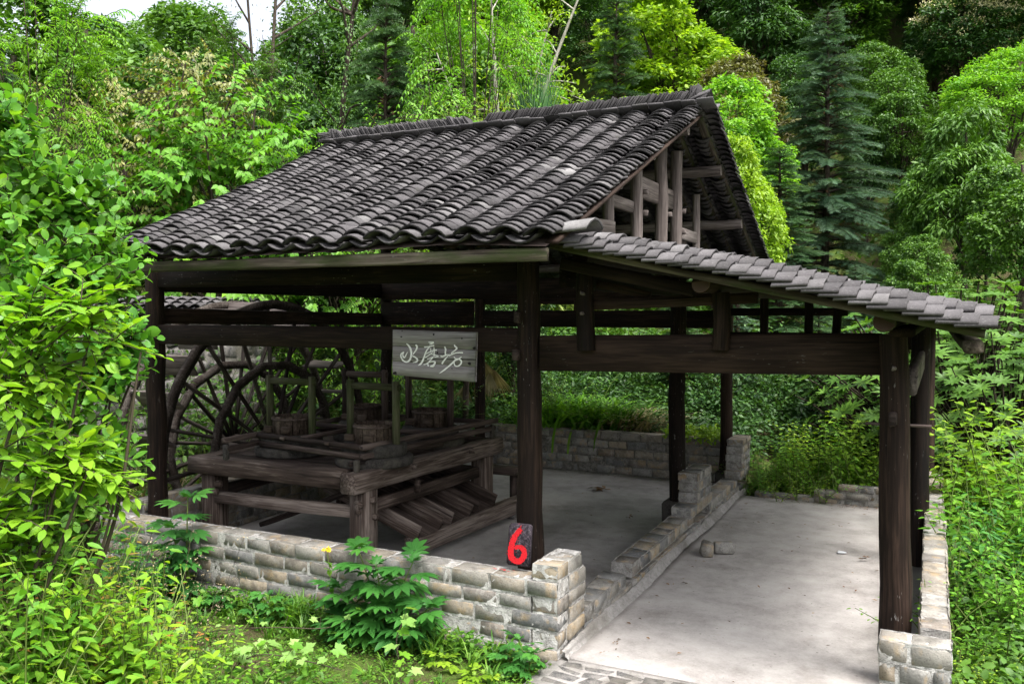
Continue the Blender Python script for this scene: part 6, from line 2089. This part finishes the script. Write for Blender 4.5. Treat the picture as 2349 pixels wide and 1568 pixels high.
def herb_plant(name, base, label, stems, meshes, sc, seed, per=5):
    rng = np.random.default_rng(seed)
    root = empty(name, base, 0, label, 'plant')
    mb = MB(); base = np.array(base)
    for (dx, dy, h) in stems:
        tip = base + np.array([dx, dy, h])
        C = catmull(np.array([base + np.array([dx * 0.25, dy * 0.2, 0]), base + np.array([dx * 0.55, dy * 0.5, h * 0.6]), tip]), 5)
        V, q, t = tube(C, np.linspace(0.008, 0.004, len(C)), 5, False); mb.add(V, q)
        a0 = rng.uniform(0, 6.28)
        for k in range(per):
            az = a0 + k * 2.4; f = 1 - 0.55 * (k / per)
            p = C[int(f * (len(C) - 1))]
            o_ = np.array([math.cos(az), math.sin(az) * 0.8 - 0.35, 0.25 - 0.5 * (k / per)])
            leaf_obj(root, meshes[rng.integers(len(meshes))], p + nrm(o_) * 0.05, o_, UP + 0.25 * o_ + rng.normal(size=3) * 0.15, sc * rng.uniform(0.75, 1.1), sc * rng.uniform(0.8, 1.1))
        for k in range(3):
            az = a0 + k * 2.1
            leaf_obj(root, meshes[rng.integers(len(meshes))], tip, np.array([math.cos(az), math.sin(az), 0.9]), UP * 0.4 + np.array([math.cos(az), math.sin(az), 0]) * -0.8, sc * 0.45, sc * 0.45)
    mb.build('stems', M['stem_green'], root)
    return root


herb_plant('broad_herb', (-3.55, 5.14, -0.05), 'large dark green herb with fanned leaves against the front wall', [(-0.22, -0.02, 0.66), (0.0, -0.10, 0.58), (0.26, -0.02, 0.62), (0.46, -0.08, 0.34), (-0.36, -0.08, 0.36), (0.08, -0.16, 0.33), (-0.12, -0.18, 0.20), (0.34, -0.16, 0.20), (-0.30, -0.16, 0.14)], HERB, 1.12, 701, 8)
herb_plant('broad_herb', (-5.55, 5.16, -0.05), 'tall dark green herb with fanned leaves at the left part of the wall', [(0.04, 0.0, 0.86), (-0.10, -0.05, 0.60), (0.12, -0.06, 0.52), (-0.05, -0.12, 0.30)], HERB, 1.1, 702, 7)
herb_plant('dark_weed', (-6.05, 5.06, -0.05), 'dark low herb in the shade at the far left of the wall', [(-0.10, 0.0, 0.46), (0.10, -0.05, 0.40), (0.22, -0.1, 0.22), (-0.2, -0.1, 0.25)], HERB, 0.85, 703, 5)
herb_plant('corner_herb', (-2.40, 5.12, -0.05), 'small leafy plant at the foot of the wall corner', [(-0.04, -0.04, 0.22), (0.08, -0.06, 0.16), (-0.12, -0.08, 0.13), (0.02, -0.12, 0.08)], TRI, 1.0, 704, 6)
herb_plant('seedling', (-2.92, 4.92, -0.05), 'pale rosette seedling on the moss before the wall', [(0, 0, 0.07)], TRIL, 1.0, 705, 5)
herb_plant('seedling', (-2.62, 4.80, -0.05), 'pale seedling between the rosette and the corner plant', [(0, 0, 0.05), (0.05, 0.03, 0.06)], TRIL, 0.8, 706, 5)
herb_plant('seedling', (-4.55, 5.05, -0.05), 'leafy seedling between the two fanned herbs', [(0, 0, 0.22), (0.12, 0, 0.15), (-0.1, -0.05, 0.12)], TRI, 1.0, 707, 6)
herb_plant('seedling', (-5.05, 5.10, -0.05), 'dark seedling right of the tall herb', [(0, 0, 0.16), (-0.1, -0.05, 0.10)], TRI, 1.1, 708, 5)
herb_plant('wall_seedling', (-6.33, 11.66, 0.38), 'small fern-like seedling growing out of the back wall beside the far left post', [(0.1, -0.05, 0.16), (0.06, -0.08, -0.12)], TRI, 1.2, 709, 4)

yf = empty('yellow_flower', (-4.02, 5.16, -0.03), 0, 'single yellow flower on a thin stem left of the large herb', 'flower')
mb = MB(); C = catmull(np.array([[-4.02, 5.16, -0.03], [-4.03, 5.14, 0.3], [-4.05, 5.12, 0.555]]), 5); V, q, t = tube(C, 0.003, 4, False); mb.add(V, q); mb.build('stem', M['stem_green'], yf)
fo = Foliage()
P = np.array([-4.05, 5.12, 0.56]) + ru.normal(size=(26, 3)) * np.array([0.015, 0.012, 0.010])
fo.leaves(P, unit(ru, 26) + UP * 0.4, unit(ru, 26) + UP, 0.025, 0.016, T_SIMPLE, None, ru)
mobj('petals', fo.mesh('petals', NT('yellow_petal').done((0.62, 0.44, 0.01), 0.6)), yf)
fo = Foliage(); P = C[ru.integers(2, len(C) - 2, 14)]
fo.leaves(P, ru.normal(size=(14, 3)), UP + ru.normal(size=(14, 3)) * 0.2, 0.05, 0.04, T_HEART, None, ru); mobj('leaves', fo.mesh('leaves', ML['bright']), yf)


# pale vine with lobed leaves creeping along the bottom edge
def lobed_mesh(seed, mat):
    rg = np.random.default_rng(seed)
    prof = [(0.0, 0.10), (0.35, 0.52), (0.62, 0.36), (0.95, 0.62), (1.35, 0.38), (1.57, 0.42), (1.85, 0.34), (2.3, 0.45), (2.9, 0.22)]
    pts = []
    for a, r in prof: pts.append((math.cos(a), math.sin(a), {0.0: 0.72}.get(a, r) * rg.uniform(0.93, 1.07)))
    out = [(x * r, y * r) for x, y, r in pts]
    out = out + [(-0.08, 0.0)] + [(x, -y) for x, y in out[:0:-1]]
    V = [(0.05, 0, -0.02)] + [(x + 0.12, y, 0.10 * abs(y) - 0.16 * max(x, 0) ** 2 + rg.normal() * 0.012) for x, y in out]
    m = len(out)
    return np_mesh('leaf', V, [np.array([(0, k + 1, (k + 1) % m + 1) for k in range(m)])], ML[mat])


LOB = [lobed_mesh(720 + k, 'pale') for k in range(4)] + [lobed_mesh(730 + k, 'bright') for k in range(2)]


def vine(name, pts, label, n, sc, seed, up=0.10):
    rng = np.random.default_rng(seed)
    C = catmull(np.array(pts), 6)
    root = empty(name, pts[0], 0, label, 'vine')
    mb = MB(); V, q, t = tube(C, 0.004, 4, False); mb.add(V, q)
    for k in range(n):
        p = C[int((k + 0.5) / n * (len(C) - 1))]
        o_ = np.array([*rng.normal(size=2), 0.2]); tip = p + nrm(o_) * rng.uniform(0.03, 0.09) + UP * rng.uniform(0.2, 1.0) * up
        V, q, t = tube([p, tip], [0.002, 0.0015], 3, False); mb.add(V, q)
        s = sc * rng.uniform(0.65, 1.15)
        leaf_obj(root, LOB[rng.integers(len(LOB))], tip, nrm(o_ * np.array([1, 1, 0]) + np.array([0.1, -0.4, -0.25])), UP + np.array([0.1, -0.35, 0]) + rng.normal(size=3) * 0.25, s, s)
    mb.build('stem', M['stem_brown'], root)


vine('pale_vine', [(-2.95, 4.45, -0.02), (-3.0, 4.5, 0.12), (-3.05, 4.55, 0.26), (-3.02, 4.58, 0.36)], 'upright pale vine with lobed leaves at the bottom centre', 12, 0.095, 741)
vine('pale_vine', [(-4.0, 4.0, 0.02), (-3.85, 4.05, 0.16), (-3.7, 4.1, 0.20), (-3.5, 4.2, 0.16), (-3.3, 4.3, 0.10)], 'pale lobed vine sprawling along the bottom edge, left of centre', 16, 0.10, 742)
vine('pale_vine', [(-4.9, 4.3, 0.0), (-4.5, 4.45, 0.10), (-4.1, 4.6, 0.14), (-3.8, 4.8, 0.12), (-3.65, 4.95, 0.20)], 'thin trailing vine crossing the mossy ground', 12, 0.06, 743)
vine('pale_vine', [(-4.3, 3.7, 0.1), (-4.25, 3.85, 0.30), (-4.2, 3.95, 0.45)], 'pale vine climbing in the weeds at the lower left', 10, 0.09, 744)

# dry twiggy stalks between the bushes and the wall
ds = empty('dry_stalks', (-4.6, 3.9, 0.0), 0, 'tangle of dry brown seed stalks between the bushes and the mossy ground', 'dead plant')
mb = MB(); fo = Foliage()
for k in range(46):
    b_ = np.array([-4.65 + ru.normal() * 0.20, 3.95 + ru.normal() * 0.15, -0.05]); tp = b_ + np.array([ru.normal() * 0.28 + 0.05, ru.normal() * 0.2, ru.uniform(0.35, 0.95)])
    C = catmull(np.array([b_, (b_ + tp) / 2 + ru.normal(size=3) * 0.06, tp]), 4)
    V, q, t = tube(C, np.linspace(0.003, 0.0015, len(C)), 3, False); mb.add(V, q)
    n = 22
    P = C[ru.integers(len(C) // 2, len(C), n)] + ru.normal(size=(n, 3)) * 0.03
    fo.leaves(P, unit(ru, n), unit(ru, n), 0.016, 0.008, T_SIMPLE, None, ru)
mb.build('stalks', M['stem_brown'], ds); mobj('seed_heads', fo.mesh('seed_heads', ML['straw']), ds)

# ------------------------------------------------------------------ ground cover and grass before the wall
fg = Foliage()
n = 26000
x = ru.uniform(-6.6, -2.25, n); y = ru.uniform(2.9, 5.26, n)
pat = np.sin(x * 3.1 + 1) * np.sin(y * 4.3) + 0.6 * np.sin(x * 7.3 + y * 5.1) + 0.5 * np.sin(x * 13.1 - y * 11.0)
ok = pat + ru.normal(size=n) * 0.45 > -0.25
x, y = x[ok], y[ok]; n = len(x)
P = np.stack([x, y, ground_z(x, y) + ru.uniform(0.004, 0.06, n) * (1 + 0.8 * (y < 4.2))], -1)
fg.leaves(P, ru.normal(size=(n, 3)) * np.array([1, 1, 0.25]), UP + ru.normal(size=(n, 3)) * 0.35, ru.uniform(0.012, 0.036, n), ru.uniform(0.010, 0.026, n), T_SIMPLE, None, ru)
n = 5200                                     # taller weeds towards the bottom edge and along the wall foot
x = ru.uniform(-6.2, -2.4, n); t = ru.random(n)
y = np.where(t < 0.45, 5.22 - np.abs(ru.normal(size=n)) * 0.10, ru.uniform(2.9, 4.35, n))
P = np.stack([x, y, ground_z(x, y) + ru.random(n) ** 1.4 * np.where(t < 0.45, 0.16, 0.22)], -1)
fg.leaves(P, ru.normal(size=(n, 3)) * np.array([1, 1, 0.4]), UP + ru.normal(size=(n, 3)) * 0.4, ru.uniform(0.03, 0.075, n), ru.uniform(0.02, 0.045, n), T_MID, None, ru)
tag(mobj('ground_cover', fg.mesh('ground_cover', ML['grass'])), 'creeping small-leaved weeds on the mossy ground before the wall', 'ground cover', kind='stuff')

fb = Foliage()
cent = [(ru.uniform(-6.2, -2.5), 5.2 - abs(ru.normal()) * 0.18, ru.uniform(0.14, 0.34)) for _ in range(60)] + [(ru.uniform(-6.0, -2.4), ru.uniform(3.0, 5.1), ru.uniform(0.07, 0.22)) for _ in range(110)] + [(-4.45 + ru.normal() * 0.22, 5.12 + ru.normal() * 0.06, ru.uniform(0.22, 0.4)) for _ in range(26)]
cent += [(-1.05 + ru.normal() * 0.16, 4.86 + ru.normal() * 0.03, ru.uniform(0.08, 0.2)) for _ in range(10)]
cent += [(0.3 + ru.uniform(0, 1.2), ru.uniform(4.6, 8), ru.uniform(0.2, 0.5)) for _ in range(40)] + [(ru.uniform(-2.1, -0.1), 11.45 + ru.random() * 0.7, ru.uniform(0.15, 0.4)) for _ in range(60)]
for (cx_, cy_, hh) in cent:
    g = float(ground_z(cx_, cy_))
    for k in range(14):
        o_ = nrm(np.array([*ru.normal(size=2), 0])) * ru.uniform(0.15, 0.8) * hh
        s = np.linspace(0, 1, 5); l = hh * ru.uniform(0.5, 1.1)
        pts = np.array([cx_ + ru.normal() * 0.02, cy_ + ru.normal() * 0.02, g]) + UP * (l * (s - 0.4 * s ** 2.4))[:, None] + o_ * (s ** 1.6)[:, None]
        sd = nrm(np.cross(o_, UP)); w_ = ru.uniform(0.004, 0.010) * np.array([0.8, 1, 0.85, 0.55, 0.05])
        V = np.concatenate([pts - sd * w_[:, None], pts + sd * w_[:, None]])
        fb.raw(V, [t for i0 in range(4) for t in ((i0, i0 + 1, i0 + 6), (i0, i0 + 6, i0 + 5))], ru.random())
tag(mobj('grass', fb.mesh('grass', ML['grass'])), 'tufts of green grass along the foot of the walls', 'grass', kind='stuff')
